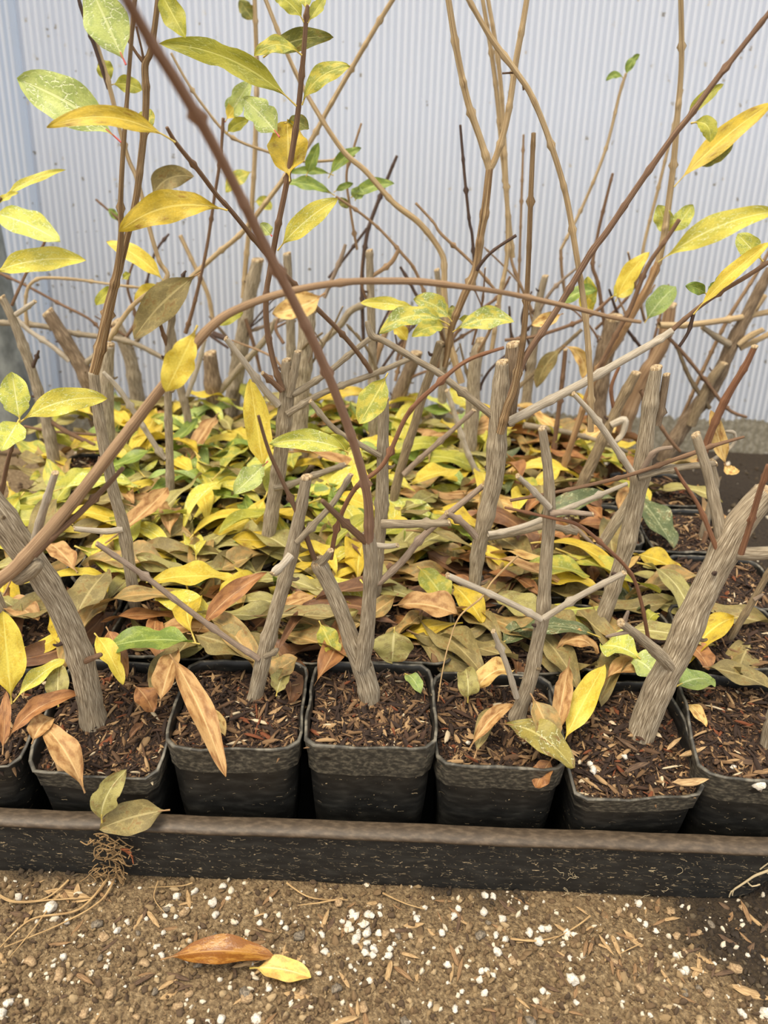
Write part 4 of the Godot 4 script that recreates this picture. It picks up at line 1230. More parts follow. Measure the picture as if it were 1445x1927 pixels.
	fallen(768, 912, 868, 884, 36, "yellow", "clean yellow leaf lying beyond the forked middle stem", 0.14, 0.14)
	fallen(800, 955, 905, 1000, 46, "gold", "golden leaf left of the thickest upright stem", 0.14, 0.13)
	fallen(1240, 1155, 1218, 1172, 26, "lime", "small green leaf on the soil behind the thick right stem", 0.125, 0.12)
	fallen(1268, 1105, 1290, 1078, 24, "pale_green", "small pale green leaf on the far right pot", 0.115, 0.115)
	fallen(100, 925, 265, 915, 48, "pale_yellow", "large pale yellow leaf at the left rear of the litter", 0.14, 0.14, 0.008)
	fallen(95, 960, 175, 880, 36, "lime", "yellow leaf curling up at the left rear corner of the litter", 0.12, 0.15, 0.006)
	fallen(25, 1322, 122, 1242, 30, "yellow_speck", "narrow yellow leaf leaning on the leftmost full pot", 0.115, 0.125, 0.004)
	fallen(110, 1330, 112, 1250, 46, "olive_light", "olive leaf on the rear soil of the leftmost full pot", 0.105, 0.125)
	fallen(5, 1420, 12, 1300, 26, "orange", "brown leaf edge at the extreme left of the front row", 0.1, 0.13, 0.0, 0.5)
	fallen(0, 1130, 72, 1168, 46, "tan", "pale tan leaf by the left edge behind the thick leaning stem", 0.12, 0.12)
	fallen(240, 1395, 272, 1362, 20, "brown", "curled red-brown leaf on the soil of the leftmost full pot", 0.1, 0.104, 0.002, 0.4, 0.9)
	fallen(252, 1290, 288, 1340, 46, "orange", "rounded brown leaf at the rear right of the leftmost full pot", 0.125, 0.112)
	fallen(520, 1310, 540, 1262, 40, "olive_light", "curled olive leaf at the right rear of the second front pot", 0.115, 0.125, 0.004, 0.3, 0.5)
	fallen(505, 1290, 560, 1240, 44, "tan_olive", "tan leaf leaning against the slim grey stem", 0.115, 0.13)
	fallen(520, 855, 470, 900, 34, "pale_yellow", "small speckled leaf hanging low beside the stout stem", 0.15, 0.15)
	# on the earth before the tray
	fallen(303, 1806, 514, 1800, 58, "brown_gold", "brown glossy curled leaf on the earth in front of the tray", 0.005, 0.012, 0.007, 0.15, 0.3, 0.06, 0.3)
	fallen(470, 1822, 585, 1840, 50, "straw_yellow", "pale yellow leaf with curved stalk on the earth beside the brown one", 0.006, 0.005, 0.004, 0.1, 0.25)

func litter() -> void:
	# thirteen shapes of leaf, then single leaves placed by hand of chance
	var shapes := []
	var stalks := []
	for i in 16:
		var a := Vector3.ZERO
		var b := Vector3(1, rng.randf_range(-0.12, 0.12), rng.randf_range(-0.2, 0.2))
		var bow := Vector3(0, rng.randf_range(-0.1, 0.2), rng.randf_range(-0.12, 0.12))
		shapes.append(blade_mesh(a, b, bow, rng.randf_range(0.22, 0.34), Vector3.UP, rng.randf_range(0.08, 0.5), rng.randf_range(0.05, 0.2), rng.randf_range(-1.2, 1.2), a, rng.randf_range(0.8, 1.2)))
		stalks.append(petiole_mesh(a, b, bow, 0.011, a))
	var left_kinds := ["yellow", "yellow", "lime", "lime", "pale_yellow", "goldgreen", "goldgreen", "green", "pale_green", "olive_light", "gold", "yellow_speck", "tan", "olive"]
	var mid_kinds := ["yellow", "goldgreen", "lime", "olive_light", "olive_light", "olive", "tan", "tan_olive", "orange", "tan_olive", "gold", "yellow_speck", "olive", "brown", "green", "olive"]
	var right_kinds := ["gold", "yellow", "olive", "olive_light", "tan", "tan", "orange", "tan_olive", "goldgreen", "darkgreen", "straw", "brown"]
	var says := {
		"yellow": "bright yellow", "lime": "yellow-green", "pale_yellow": "pale speckled yellow", "goldgreen": "yellow leaf flushed green", "green": "green", "pale_green": "pale green",
		"olive_light": "light olive", "olive": "dull olive", "tan": "tan", "orange": "orange-brown", "tan_olive": "tan-olive", "gold": "golden", "yellow_speck": "white-speckled yellow", "brown": "dark brown", "darkgreen": "dark green", "straw": "straw-coloured"}
	var count := 0
	var under := []
	var tries := 0
	while tries < 9000 and (count < 236 or under.size() < 640):
		tries += 1
		var z := -0.475 - 0.56 * rng.randf()
		var x := rng.randf_range(-0.40, 0.37)
		if z < -0.6:
			x = lerpf(x, x * 1.12, clampf((-z - 0.6) / 0.4, 0.0, 1.0))
		var thin := 0.0
		if x > 0.2 and z > -0.83: thin = 0.8
		if x > 0.3: thin = 0.93
		if x < -0.27 and z > -0.60: thin = 0.6
		if x < -0.37: thin = 0.7
		if z > -0.52 and absf(x) < 0.05: thin = 0.7
		if z > -0.57 and x > 0.03: thin = maxf(thin, 0.55)
		if rng.randf() < thin: continue
		var kinds: Array = left_kinds if x < 0.03 - (z + 0.62) * 0.3 and z < -0.6 else (right_kinds if x > 0.1 else mid_kinds)
		var kind: String = kinds[rng.randi() % kinds.size()]
		var worn: Array = ["olive", "brown", "tan_olive", "olive", "orange", "olive_light", kind, kind]
		if kinds == left_kinds: worn = ["olive_light", "olive", "tan_olive", kind, kind, kind, kind, kind]
		var length := rng.randf_range(0.064, 0.102)
		var upper := count < 236 and (under.size() >= 640 or rng.randf() < 0.25)
		var heap := 0.016 * (0.5 + 0.5 * ground_noise.get_noise_2d(x * 250.0, z * 250.0)) * (1.0 - thin)
		var y := (0.117 + heap + rng.randf() * 0.018 * (1.0 - thin * 0.8)) if upper else (0.1085 + heap * 0.7 + rng.randf() * 0.009)
		if upper and z > -0.63: y = minf(y, 0.126)
		var tl := (0.42 if z < -0.63 else 0.25) if upper else 0.2
		var bs := Basis.from_euler(Vector3(rng.randf_range(-tl, tl), rng.randf() * TAU, rng.randf_range(-tl, tl))).scaled_local(Vector3(length, length, length))
		if rng.randf() < 0.3:
			bs = bs * Basis(Vector3.RIGHT, PI)
		var xf := Transform3D(bs, Vector3(x, y, z) - bs * Vector3(0.5, 0, 0))
		var k := rng.randi() % shapes.size()
		if upper:
			var where := "left of the middle stems" if x < -0.06 else ("right of the thickest stem" if x > 0.1 else "among the middle stems")
			var far := "nearer pots" if z > -0.66 else "rear pots"
			var look: String = says[kind]
			var o := solo("fallen_leaf", shapes[k], leaf_mats[kind], xf, "%s%s in litter %s, over %s" % [look, "" if look.contains("leaf") else " leaf", where, far], "leaf", "fallen leaves in the litter between the stems")
			part("petiole", stalks[k], stalk_mat(kind), o)
			count += 1
		elif under.size() < 640:
			under.append([k, worn[rng.randi() % 8], xf])
	# the crushed lower layer, which shows only in slivers
	var heap_node := Node3D.new()
	heap_node.name = "leaf_litter"
	add_child(heap_node)
	tag(heap_node, "crushed lower layer of dead leaves covering the pots between the stems", "leaf litter", "", "stuff")
	var by := {}
	for u in under:
		var key: String = u[1]
		if not by.has(key): by[key] = []
		by[key].append(u)
	for key in by.keys():
		if by[key].size() < 10 and key != "olive":
			by["olive"].append_array(by[key])
			by.erase(key)
	for key in by:
		var mm := MultiMesh.new()
		mm.transform_format = MultiMesh.TRANSFORM_3D
		mm.mesh = shapes[by[key][0][0]]
		mm.instance_count = by[key].size()
		for i in by[key].size():
			mm.set_instance_transform(i, by[key][i][2])
		var mi := MultiMeshInstance3D.new()
		mi.name = "leaf_layer"
		mi.multimesh = mm
		mi.material_override = leaf_mats[key]
		mi.set_meta("kind", "stuff")
		heap_node.add_child(mi, true)

# ---------- what lies on the earth ----------
func loose_bits() -> void:
	var mm := MultiMesh.new()
	mm.transform_format = MultiMesh.TRANSFORM_3D
	mm.use_colors = true
	mm.mesh = grain_meshes[0]
	var spots := []
	for i in 7000:
		var px := rng.randf_range(-120, 1560)
		var py := rng.randf_range(1630, 1990)
		var q := on_y(px, py, 0.0)
		if q.z < -0.372: continue
		spots.append(q)
	for i in 2600:   # bare earth at the far left and right
		var q := Vector3(rng.randf_range(0.34, 0.75), 0, rng.randf_range(-1.18, -0.45))
		if rng.randf() < 0.4: q = Vector3(rng.randf_range(-0.75, -0.4), 0, rng.randf_range(-1.18, -0.6))
		spots.append(q)
	mm.instance_count = spots.size()
	for i in spots.size():
		var q: Vector3 = spots[i]
		var s := lerpf(0.0011, 0.0052 if q.z > -0.4 else 0.009, pow(rng.randf(), 3.0))
		var wet := dampness(q.x, q.z) > 0.5
		var b := Basis.from_euler(Vector3(rng.randf() * 6.0, rng.randf() * TAU, rng.randf() * 6.0)).scaled_local(Vector3(s, s * rng.randf_range(0.5, 1.0), s * rng.randf_range(0.7, 1.8)))
		mm.set_instance_transform(i, Transform3D(b, Vector3(q.x, ground_height(q.x, q.z) + s * 0.12, q.z)))
		var c: Color = [srgb(112, 90, 62), srgb(96, 76, 52), srgb(132, 110, 78), srgb(158, 136, 102), srgb(80, 63, 45), srgb(200, 188, 166)][[0, 0, 1, 1, 1, 2, 2, 3, 4, 4, 5][rng.randi() % 11]]
		if wet and c.r < 0.62: c = c * 0.55
		mm.set_instance_color(i, c.srgb_to_linear())
	var mi := MultiMeshInstance3D.new()
	mi.name = "grit"
	mi.multimesh = mm
	mi.material_override = mats.bit
	add_child(mi)
	tag(mi, "fine grit and crumbs strewn over the earth floor", "grit", "", "stuff")
	# white perlite grains, single
	var perlite := func(q: Vector3, s: float, flat: float) -> void:
		var b := Basis.from_euler(Vector3(rng.randf_range(-0.5, 0.5), rng.randf() * TAU, rng.randf_range(-0.5, 0.5))).scaled_local(Vector3(s, s * flat, s * rng.randf_range(0.75, 1.1)))
		solo("perlite_grain", grain_meshes[1 + rng.randi() % 4], mats.perlite, Transform3D(b, Vector3(q.x, ground_height(q.x, q.z) + s * flat * 0.3, q.z)), "white perlite grain on the earth floor before the tray", "grain", "white perlite grains on the earth")
	var n := 0
	while n < 140:
		var px := rng.randf_range(-20, 1470)
		var py := rng.randf_range(1660, 1935)
		var q := on_y(px, py, 0.0)
		if q.z < -0.364: continue
		var dense := 0.35 + 0.65 * exp(-pow((px - 750.0) / 480.0, 2.0)) * (1.0 if py < 1820 else 0.35)
		if rng.randf() > dense: continue
		perlite.call(q, lerpf(0.0022, 0.0066, pow(rng.randf(), 2.2)), rng.randf_range(0.65, 1.0))
		n += 1
	for i in 34:
		var q := on_y(rng.randfn(665.0, 45.0), rng.randfn(1765.0, 28.0), 0.0) if i < 22 else on_y(rng.randfn(960.0, 60.0), rng.randfn(1745.0, 25.0), 0.0)
		perlite.call(q, rng.randf_range(0.0035, 0.0068), 0.8)
	for h in [[1075, 1850, 26], [400, 1705, 18], [690, 1762, 20], [655, 1745, 16], [912, 1690, 16], [945, 1735, 15], [480, 1925, 16], [1440, 1910, 24], [1395, 1912, 18], [97, 1715, 26]]:
		var q := on_y(h[0], h[1], 0.0)
		perlite.call(q, h[2] * per_px(q), 0.85)
	# bark chips, single
	n = 0
	while n < 160:
		var px := rng.randf_range(-20, 1470)
		var py := rng.randf_range(1655, 1935)
		var q := on_y(px, py, 0.0)
		if q.z < -0.362: continue
		if rng.randf() > (0.45 + 0.5 * (px / 1445.0)) * (1.0 if py < 1840 else 0.5): continue
		bark_chip(q, rng.randf_range(0.007, 0.018), rng.randf() * TAU, "bark chip lying on the earth floor before the tray", "bark chips on the earth")
		n += 1
	for h in [[850, 1832, 40, 1.4], [865, 1828, 44, 1.3], [1410, 1870, 70, -0.3], [1150, 1820, 36, 1.5], [785, 1832, 34, 1.5], [350, 1862, 34, 0.5], [990, 1775, 38, 0.2], [1100, 1790, 40, 1.2], [510, 1695, 40, 0.9], [130, 1690, 90, -0.15]]:
		var q := on_y(h[0], h[1], 0.0)
		bark_chip(q, h[2] * per_px(q), h[3], "bark chip lying on the earth floor before the tray", "bark chips on the earth")
	# pebbles
	n = 0
	while n < 60:
		var px := rng.randf_range(-20, 1470)
		var py := rng.randf_range(1670, 1935)
		var q := on_y(px, py, 0.0)
		if q.z < -0.36: continue
		var s := rng.randf_range(0.004, 0.009)
		var b := Basis.from_euler(Vector3(0, rng.randf() * TAU, 0)).scaled_local(Vector3(s, s * 0.6, s * 0.8))
		solo("pebble", grain_meshes[1 + rng.randi() % 4], mats.pebble if n % 3 else mats.pebble_grey, Transform3D(b, Vector3(q.x, ground_height(q.x, q.z) + s * 0.16, q.z)), "brownish pebble lying on the earth floor before the tray", "pebble", "pebbles on the earth")
		n += 1

func bark_chip(q: Vector3, length: float, turn: float, label: String, group: String, level := -1.0) -> void:
	var b := Basis.from_euler(Vector3(rng.randf_range(-0.15, 0.15), turn, rng.randf_range(-0.15, 0.15))).scaled_local(Vector3(length, length, length))
	var y := ground_height(q.x, q.z) if level < 0.0 else level
	solo("bark_chip", chip_meshes[rng.randi() % chip_meshes.size()], [mats.chip, mats.chip_light, mats.chip_dark][rng.randi() % 3], Transform3D(b, Vector3(q.x, y + length * 0.05, q.z)), label, "chip", group)

func strand(called: String, mat_: Material, pts: Array, r: float, label: String, category: String, group := "") -> void:
	# pts: Vector3 points of a root or straw
	var o: Vector3 = pts[0]
	var rad := []
	var rel := []
	for i in pts.size():
		rel.append(pts[i] - o)
		rad.append(r * lerpf(1.0, 0.4, i / float(pts.size() - 1)))
	solo(called, tube(rel, rad, 6, 0.003, 0.0, 0.0, 0.25), mat_, Transform3D(Basis(), o), label, category, group)

func roots_and_straws() -> void:
	# straws on the earth at the left
	for s in [[[205, 1652, 150, 1715, 60, 1735, 0, 1788], 6], [[215, 1660, 190, 1700, 120, 1740, 10, 1790], 5], [[130, 1660, 90, 1690, 40, 1700, 5, 1690], 5], [[100, 1700, 60, 1760, 20, 1810], 4], [[0, 1690, 30, 1700, 100, 1695, 180, 1690], 6], [[540, 1662, 585, 1690, 655, 1692], 4], [[645, 1690, 600, 1700, 560, 1708], 4], [[720, 1680, 760, 1700, 800, 1712], 4], [[1110, 1725, 1085, 1745, 1040, 1768], 4], [[960, 1768, 1010, 1772, 1050, 1762], 5], [[1205, 1775, 1185, 1785, 1165, 1795], 3], [[300, 1650, 290, 1690, 310, 1720], 3], [[365, 1650, 340, 1665, 280, 1670], 3]]:
		var pts := []
		for i in s[0].size() / 2:
			var q := on_y(s[0][i * 2], s[0][i * 2 + 1], 0.004)
			q.z = maxf(q.z, -0.3655)
			pts.append(Vector3(q.x, ground_height(q.x, q.z) + 0.0025 + rng.randf() * 0.002, q.z))
		strand("dry_straw", mats.straw, pts, s[1] * 0.5 * 0.00038, "dry straw lying on the earth against the tray", "straw", "dry straws on the earth")
	# matted roots clinging to the tray front
	var clump := thing("root_clump", on_z(205, 1585, -0.366), "matted tan roots clinging to the front of the tray below the olive leaf", "roots")
	var made := []
	for i in 46:
		var p := on_z(rng.randf_range(178, 232), rng.randf_range(1572, 1640), -0.3655)
		var pts := []
		var rad := []
		for k in 5:
			pts.append(p - clump.position + Vector3(0, 0, rng.randf_range(-0.0005, 0.004)))
			rad.append(0.0005 * rng.randf_range(0.6, 1.1))
			p += Vector3(rng.randf_range(-0.006, 0.006), rng.randf_range(-0.007, 0.003), 0)
			p.y = maxf(p.y, 0.004)
		part("root", tube(pts, rad, 5, 0.003, 0.0, 0.0, 0.2), mats.root, clump)
	for i in 5:
		var q := on_z(235 + i * 4, 1598 + i * 5, -0.3645) - clump.position
		part("dead_leaf_scrap", chip_meshes[i % chip_meshes.size()], mats.chip_red, clump, q).basis = Basis.from_euler(Vector3(1.4, 0.4 * i, 0.7 * i)).scaled(Vector3.ONE * 0.008)
	# pale branching root at the right end of the tray
	var r := thing("root_strand", on_z(1445, 1630, -0.3655), "pale forked root stuck to the tray front at the right end", "root")
	for s in [[1470, 1628, 1440, 1640, 1420, 1648, 1405, 1658, 1390, 1668, 1380, 1675, 1378, 1685], [1440, 1640, 1455, 1650, 1470, 1652], [1405, 1658, 1415, 1668, 1430, 1664], [1388, 1670, 1376, 1678, 1372, 1688], [1470, 1620, 1450, 1622, 1430, 1636]]:
		var pts := []
		var rad := []
		var n: int = s.size() / 2
		for i in n:
			pts.append(on_z(s[i * 2], s[i * 2 + 1], -0.3655) - r.position)
			rad.append(lerpf(0.0013, 0.0004, i / float(n - 1)) if n > 4 else 0.0005)
		part("root", tube(pts, rad, 6, 0.003, 0.0, 0.0, 0.3), mats.root_pale, r)
	r = thing("root_strand", on_z(1060, 1660, -0.3655), "tangle of hair-thin roots on the tray front right of its middle", "root")
	for i in 14:
		var p := on_z(rng.randf_range(1040, 1110) if i < 8 else rng.randf_range(1220, 1290), rng.randf_range(1630, 1690), -0.3652)
		var pts := []
		var rad := []
		for k in 5:
			pts.append(p - r.position)
			rad.append(0.00014)
			p += Vector3(rng.randf_range(-0.0035, 0.0035), rng.randf_range(-0.004, 0.002), rng.randf_range(-0.0002, 0.0004))
			p.y = maxf(p.y, 0.004)
		part("root", tube(pts, rad, 5, 0.004, 0.0, 0.0, 0.2), mats.root_pale, r)
	# the thread that hangs between the pots in the middle
	var th := []
	for q in [[975, 1045, -0.46], [930, 1090, -0.455], [905, 1125, -0.45], [865, 1160, -0.44], [845, 1210, -0.43], [832, 1265, -0.42], [824, 1320, -0.41]]:
		th.append(on_z(q[0], q[1], q[2]))
	strand("dry_straw", mats.straw, th, 0.0009, "long thin straw bent down between the middle pot and its right neighbour", "straw")

func make_materials() -> void:
	var grain := noise_tex(0.035, [[0.0, Color.BLACK], [1.0, Color.WHITE]], 512, 5, 11)
	var bark_like := func(lo: Color, mid: Color, hi: Color, seed_: int, uv: Vector3, relief: float) -> StandardMaterial3D:
		return mat(noise_tex(0.035, [[0.24, lo], [0.4, lo.lerp(mid, 0.8)], [0.55, mid], [0.78, hi]], 512, 5, seed_), 0.85, uv, grain, relief)
	var u := Vector3(1, 0.32, 1)
	mats.bark = bark_like.call(srgb(104, 90, 70), srgb(156, 141, 116), srgb(204, 191, 166), 3, Vector3(3, 0.3, 1), 0.03)
	mats.bark_brown = bark_like.call(srgb(86, 71, 50), srgb(138, 119, 90), srgb(178, 158, 124), 4, Vector3(3, 0.3, 1), 0.03)
	mats.pale = bark_like.call(srgb(146, 131, 110), srgb(190, 177, 155), srgb(218, 207, 188), 5, Vector3(3, 0.3, 1), 0.03)
	mats.pale_brown = bark_like.call(srgb(116, 96, 79), srgb(160, 139, 119), srgb(192, 174, 152), 6, Vector3(3, 0.3, 1), 0.03)
	mats.stump = bark_like.call(srgb(76, 61, 45), srgb(124, 104, 81), srgb(166, 146, 118), 7, Vector3(3, 0.3, 1), 0.03)
	mats.cane = bark_like.call(srgb(122, 98, 66), srgb(184, 158, 117), srgb(220, 201, 164), 8, Vector3(2, 0.06, 1), 0.03)
	mats.cane_dull = bark_like.call(srgb(112, 86, 62), srgb(156, 126, 94), srgb(188, 160, 124), 9, Vector3(2, 0.06, 1), 0.03)
	mats.cane_red = bark_like.call(srgb(100, 70, 44), srgb(158, 122, 82), srgb(202, 172, 128), 10, Vector3(2, 0.06, 1), 0.03)
	mats.shaggy = bark_like.call(srgb(70, 48, 30), srgb(160, 126, 84), srgb(212, 188, 146), 12, Vector3(2, 0.06, 1), 0.08)
	mats.twig = bark_like.call(srgb(82, 58, 41), srgb(124, 94, 69), srgb(158, 130, 99), 13, Vector3(2, 0.06, 1), 0.02)
	mats.twig_red = bark_like.call(srgb(84, 52, 33), srgb(126, 85, 58), srgb(162, 121, 88), 14, Vector3(2, 0.06, 1), 0.02)
	mats.twig_dark = bark_like.call(srgb(46, 33, 27), srgb(82, 62, 52), srgb(116, 94, 78), 15, Vector3(2, 0.06, 1), 0.02)
	mats.twig_cane = bark_like.call(srgb(88, 63, 49), srgb(134, 104, 81), srgb(178, 148, 115), 16, Vector3(2, 0.06, 1), 0.03)
	mats.twig_soft = bark_like.call(srgb(120, 90, 70), srgb(146, 113, 89), srgb(170, 138, 112), 18, Vector3(2, 0.06, 1), 0.02)
	mats.cut = mat(noise_tex(0.03, [[0.2, srgb(128, 104, 74)], [0.6, srgb(178, 156, 120)], [0.9, srgb(204, 186, 152)]], 128, 4, 17), 0.9, Vector3(3, 3, 3))
	mats.petiole = plain(srgb(196, 172, 84), 0.5)
	mats.petiole_dry = plain(srgb(150, 116, 76), 0.6)
	mats.petiole_red = plain(srgb(196, 92, 84), 0.5)
	var earth := noise_tex(0.05, [[0.15, srgb(76, 61, 42)], [0.4, srgb(106, 87, 61)], [0.6, srgb(124, 104, 75)], [0.85, srgb(154, 133, 101)]], 1024, 6, 21)
	mats.ground = mat(earth, 0.95, Vector3(1, 1, 1), noise_tex(0.09, [[0.0, Color.BLACK], [1.0, Color.WHITE]], 1024, 6, 22), 0.22)
	mats.ground.vertex_color_use_as_albedo = true
	mats.subsoil = plain(srgb(104, 84, 60), 0.95)
	mats.soil = mat(noise_tex(0.06, [[0.2, srgb(34, 23, 15)], [0.5, srgb(58, 40, 27)], [0.66, srgb(86, 62, 41)], [0.85, srgb(136, 104, 70)]], 512, 6, 23), 0.95, Vector3(1, 1, 1), noise_tex(0.07, [[0.0, Color.BLACK], [1.0, Color.WHITE]], 512, 6, 24), 0.4)
	mats.soil_dark = mat(noise_tex(0.06, [[0.2, srgb(30, 20, 14)], [0.5, srgb(56, 38, 26)], [0.7, srgb(84, 60, 40)], [0.9, srgb(120, 92, 62)]], 512, 6, 25), 0.95, Vector3(1, 1, 1), noise_tex(0.07, [[0.0, Color.BLACK], [1.0, Color.WHITE]], 512, 6, 24), 0.4)
	mats.bit = plain(Color.WHITE, 0.9)
	mats.bit.vertex_color_use_as_albedo = true
	var chipped := func(a: Color, b: Color, s: int) -> StandardMaterial3D:
		return mat(noise_tex(0.04, [[0.25, a], [0.75, b]], 128, 4, s), 0.9, Vector3(0.7, 3, 1))
	mats.chip = chipped.call(srgb(104, 78, 52), srgb(158, 126, 88), 31)
	mats.chip_light = chipped.call(srgb(140, 112, 76), srgb(190, 160, 116), 32)
	mats.chip_dark = chipped.call(srgb(72, 54, 40), srgb(116, 92, 68), 33)
	mats.chip_red = chipped.call(srgb(120, 62, 32), srgb(162, 96, 56), 34)
	mats.perlite = mat(noise_tex(0.05, [[0.2, srgb(172, 160, 140)], [0.6, srgb(218, 210, 196)]], 128, 4, 35), 0.9)
	mats.pebble = mat(noise_tex(0.05, [[0.2, srgb(122, 98, 70)], [0.7, srgb(172, 146, 110)]], 128, 4, 36), 0.85)
	mats.pebble_grey = mat(noise_tex(0.05, [[0.2, srgb(84, 76, 66)], [0.7, srgb(132, 120, 102)]], 128, 4, 37), 0.85)
	mats.straw = mat(noise_tex(0.05, [[0.2, srgb(140, 110, 72)], [0.7, srgb(190, 160, 112)]], 128, 4, 38), 0.85)
	mats.root = plain(srgb(142, 114, 76), 0.9)
	mats.root_pale = plain(srgb(190, 172, 136), 0.9)
	# plastics
	mats.tray = mat(tray_picture(3200, 77), 0.65, Vector3(2.2, 12.0, 1))
	mats.pot = mat(tray_picture(420, 78), 0.42, Vector3(0.21, 0.9, 1))
	mats.pot_dusty = mat(noise_tex(0.035, [[0.25, srgb(42, 40, 35)], [0.5, srgb(62, 59, 51)], [0.8, srgb(102, 95, 80)]], 512, 7, 42), 0.5, Vector3(0.7, 1.1, 1))
	mats.rim_edge = mat(noise_tex(0.04, [[0.3, srgb(62, 59, 52)], [0.75, srgb(122, 116, 102)]], 256, 4, 47), 0.55, Vector3(0.8, 0.3, 1))
	mats.black = plain(srgb(18, 18, 17), 0.6)
	mats.lip = mat(noise_tex(0.02, [[0.2, srgb(64, 53, 41)], [0.5, srgb(76, 64, 50)], [0.8, srgb(94, 80, 64)]], 512, 7, 43), 0.55, Vector3(8, 20, 1))
	# greenhouse wall
	mats.sheet = mat(sheet_picture(), 0.55)
	mats.sheet.backlight_enabled = true
	mats.sheet.backlight = Color(0.94, 0.96, 1.0)
	mats.sheet_blue = plain(srgb(201, 208, 219), 0.5)
	mats.sheet_blue.backlight_enabled = true
	mats.sheet_blue.backlight = Color(0.9, 0.95, 1.0)
	mats.foot_shade = mat(noise_tex(0.03, [[0.2, srgb(108, 101, 84)], [0.5, srgb(124, 117, 100)], [0.8, srgb(146, 140, 124)]], 512, 6, 48), 0.8)  # blocked backlight behind the wall foot, put into the colour as dark tone
	mats.rib = plain(srgb(229, 233, 240), 0.4)
	mats.rib.backlight_enabled = true
	mats.rib.backlight = Color(1.0, 1.0, 1.0)
	mats.rib_dull = plain(srgb(224, 229, 237), 0.4)
	mats.rib_dull.backlight_enabled = true
	mats.rib_dull.backlight = Color(1.0, 1.0, 1.0)
	mats.plank = mat(noise_tex(0.02, [[0.2, srgb(60, 52, 42)], [0.7, srgb(104, 92, 74)]], 256, 5, 45), 0.9)
	mats.zinc = mat(noise_tex(0.02, [[0.2, srgb(112, 116, 112)], [0.5, srgb(134, 138, 134)], [0.8, srgb(158, 162, 156)]], 256, 5, 46), 0.5)
	mats.zinc.metallic = 0.25
	# leaves: name, main colour, second colour, veins, share of the second, whitish residue, browning
	leaf_mat("yellow", srgb(222, 200, 78), srgb(208, 180, 58), srgb(238, 220, 108), 0.4, 0.25, 0.0, 101, 0.45, 0.7)
	leaf_mat("yellow_speck", srgb(216, 202, 82), srgb(196, 188, 74), srgb(240, 232, 150), 0.45, 0.7, 0.0, 102, 0.45, 0.7)
	leaf_mat("pale_yellow", srgb(206, 204, 92), srgb(178, 184, 84), srgb(232, 230, 160), 0.45, 0.9, 0.0, 103, 0.45, 0.7)
	leaf_mat("gold", srgb(212, 182, 58), srgb(188, 162, 52), srgb(232, 210, 108), 0.5, 0.2, 0.05, 104, 0.45, 0.7)
	leaf_mat("lime", srgb(174, 170, 62), srgb(152, 152, 54), srgb(208, 204, 110), 0.45, 0.3, 0.0, 105, 0.45, 0.7)
	leaf_mat("goldgreen", srgb(196, 184, 74), srgb(156, 160, 66), srgb(216, 210, 116), 0.5, 0.35, 0.0, 106, 0.45, 0.7)
	leaf_mat("green", srgb(112, 132, 54), srgb(136, 152, 60), srgb(176, 190, 108), 0.4, 0.2, 0.0, 107, 0.42, 0.65)
	leaf_mat("pale_green", srgb(160, 178, 96), srgb(138, 160, 84), srgb(206, 216, 150), 0.4, 0.7, 0.0, 108, 0.45, 0.7)
	leaf_mat("pale", srgb(188, 198, 112), srgb(166, 180, 100), srgb(222, 226, 160), 0.45, 1.0, 0.0, 109, 0.45, 0.72)
	leaf_mat("mottled", srgb(196, 186, 80), srgb(150, 162, 86), srgb(216, 214, 130), 0.5, 0.9, 0.0, 110, 0.45, 0.7)
	leaf_mat("olive_green", srgb(110, 112, 48), srgb(138, 136, 58), srgb(176, 172, 104), 0.45, 0.2, 0.15, 111, 0.5, 0.6)
	leaf_mat("olive", srgb(122, 108, 66), srgb(142, 128, 78), srgb(176, 160, 108), 0.45, 0.1, 0.2, 112, 0.6, 0.45)
	leaf_mat("olive_light", srgb(160, 150, 88), srgb(138, 128, 74), srgb(206, 196, 138), 0.45, 0.2, 0.15, 113, 0.55, 0.5)
	leaf_mat("olive_speck", srgb(146, 132, 62), srgb(124, 116, 58), srgb(190, 178, 110), 0.45, 0.9, 0.3, 114, 0.5, 0.5)
	leaf_mat("tan", srgb(184, 146, 94), srgb(160, 120, 72), srgb(212, 176, 122), 0.45, 0.12, 0.3, 115, 0.6, 0.45)
	leaf_mat("tan_olive", srgb(172, 138, 82), srgb(140, 122, 74), srgb(196, 168, 112), 0.5, 0.12, 0.2, 116, 0.55, 0.45)
	leaf_mat("orange", srgb(164, 115, 68), srgb(138, 93, 55), srgb(190, 149, 99), 0.5, 0.1, 0.3, 117, 0.5, 0.45)
	leaf_mat("brown", srgb(122, 88, 61), srgb(100, 71, 50), srgb(156, 119, 84), 0.5, 0.08, 0.3, 118, 0.5, 0.35)
	leaf_mat("brown_gold", srgb(128, 80, 32), srgb(170, 122, 54), srgb(178, 132, 70), 0.35, 0.05, 0.2, 119, 0.3, 0.4)
	leaf_mat("straw", srgb(216, 182, 112), srgb(192, 150, 84), srgb(232, 206, 146), 0.45, 0.2, 0.25, 120, 0.6, 0.55)
	leaf_mat("straw_yellow", srgb(226, 198, 108), srgb(210, 166, 92), srgb(240, 222, 150), 0.4, 0.2, 0.0, 121, 0.5, 0.6)
	leaf_mat("darkgreen", srgb(82, 92, 56), srgb(104, 110, 70), srgb(140, 144, 104), 0.45, 0.5, 0.1, 122, 0.5, 0.5)

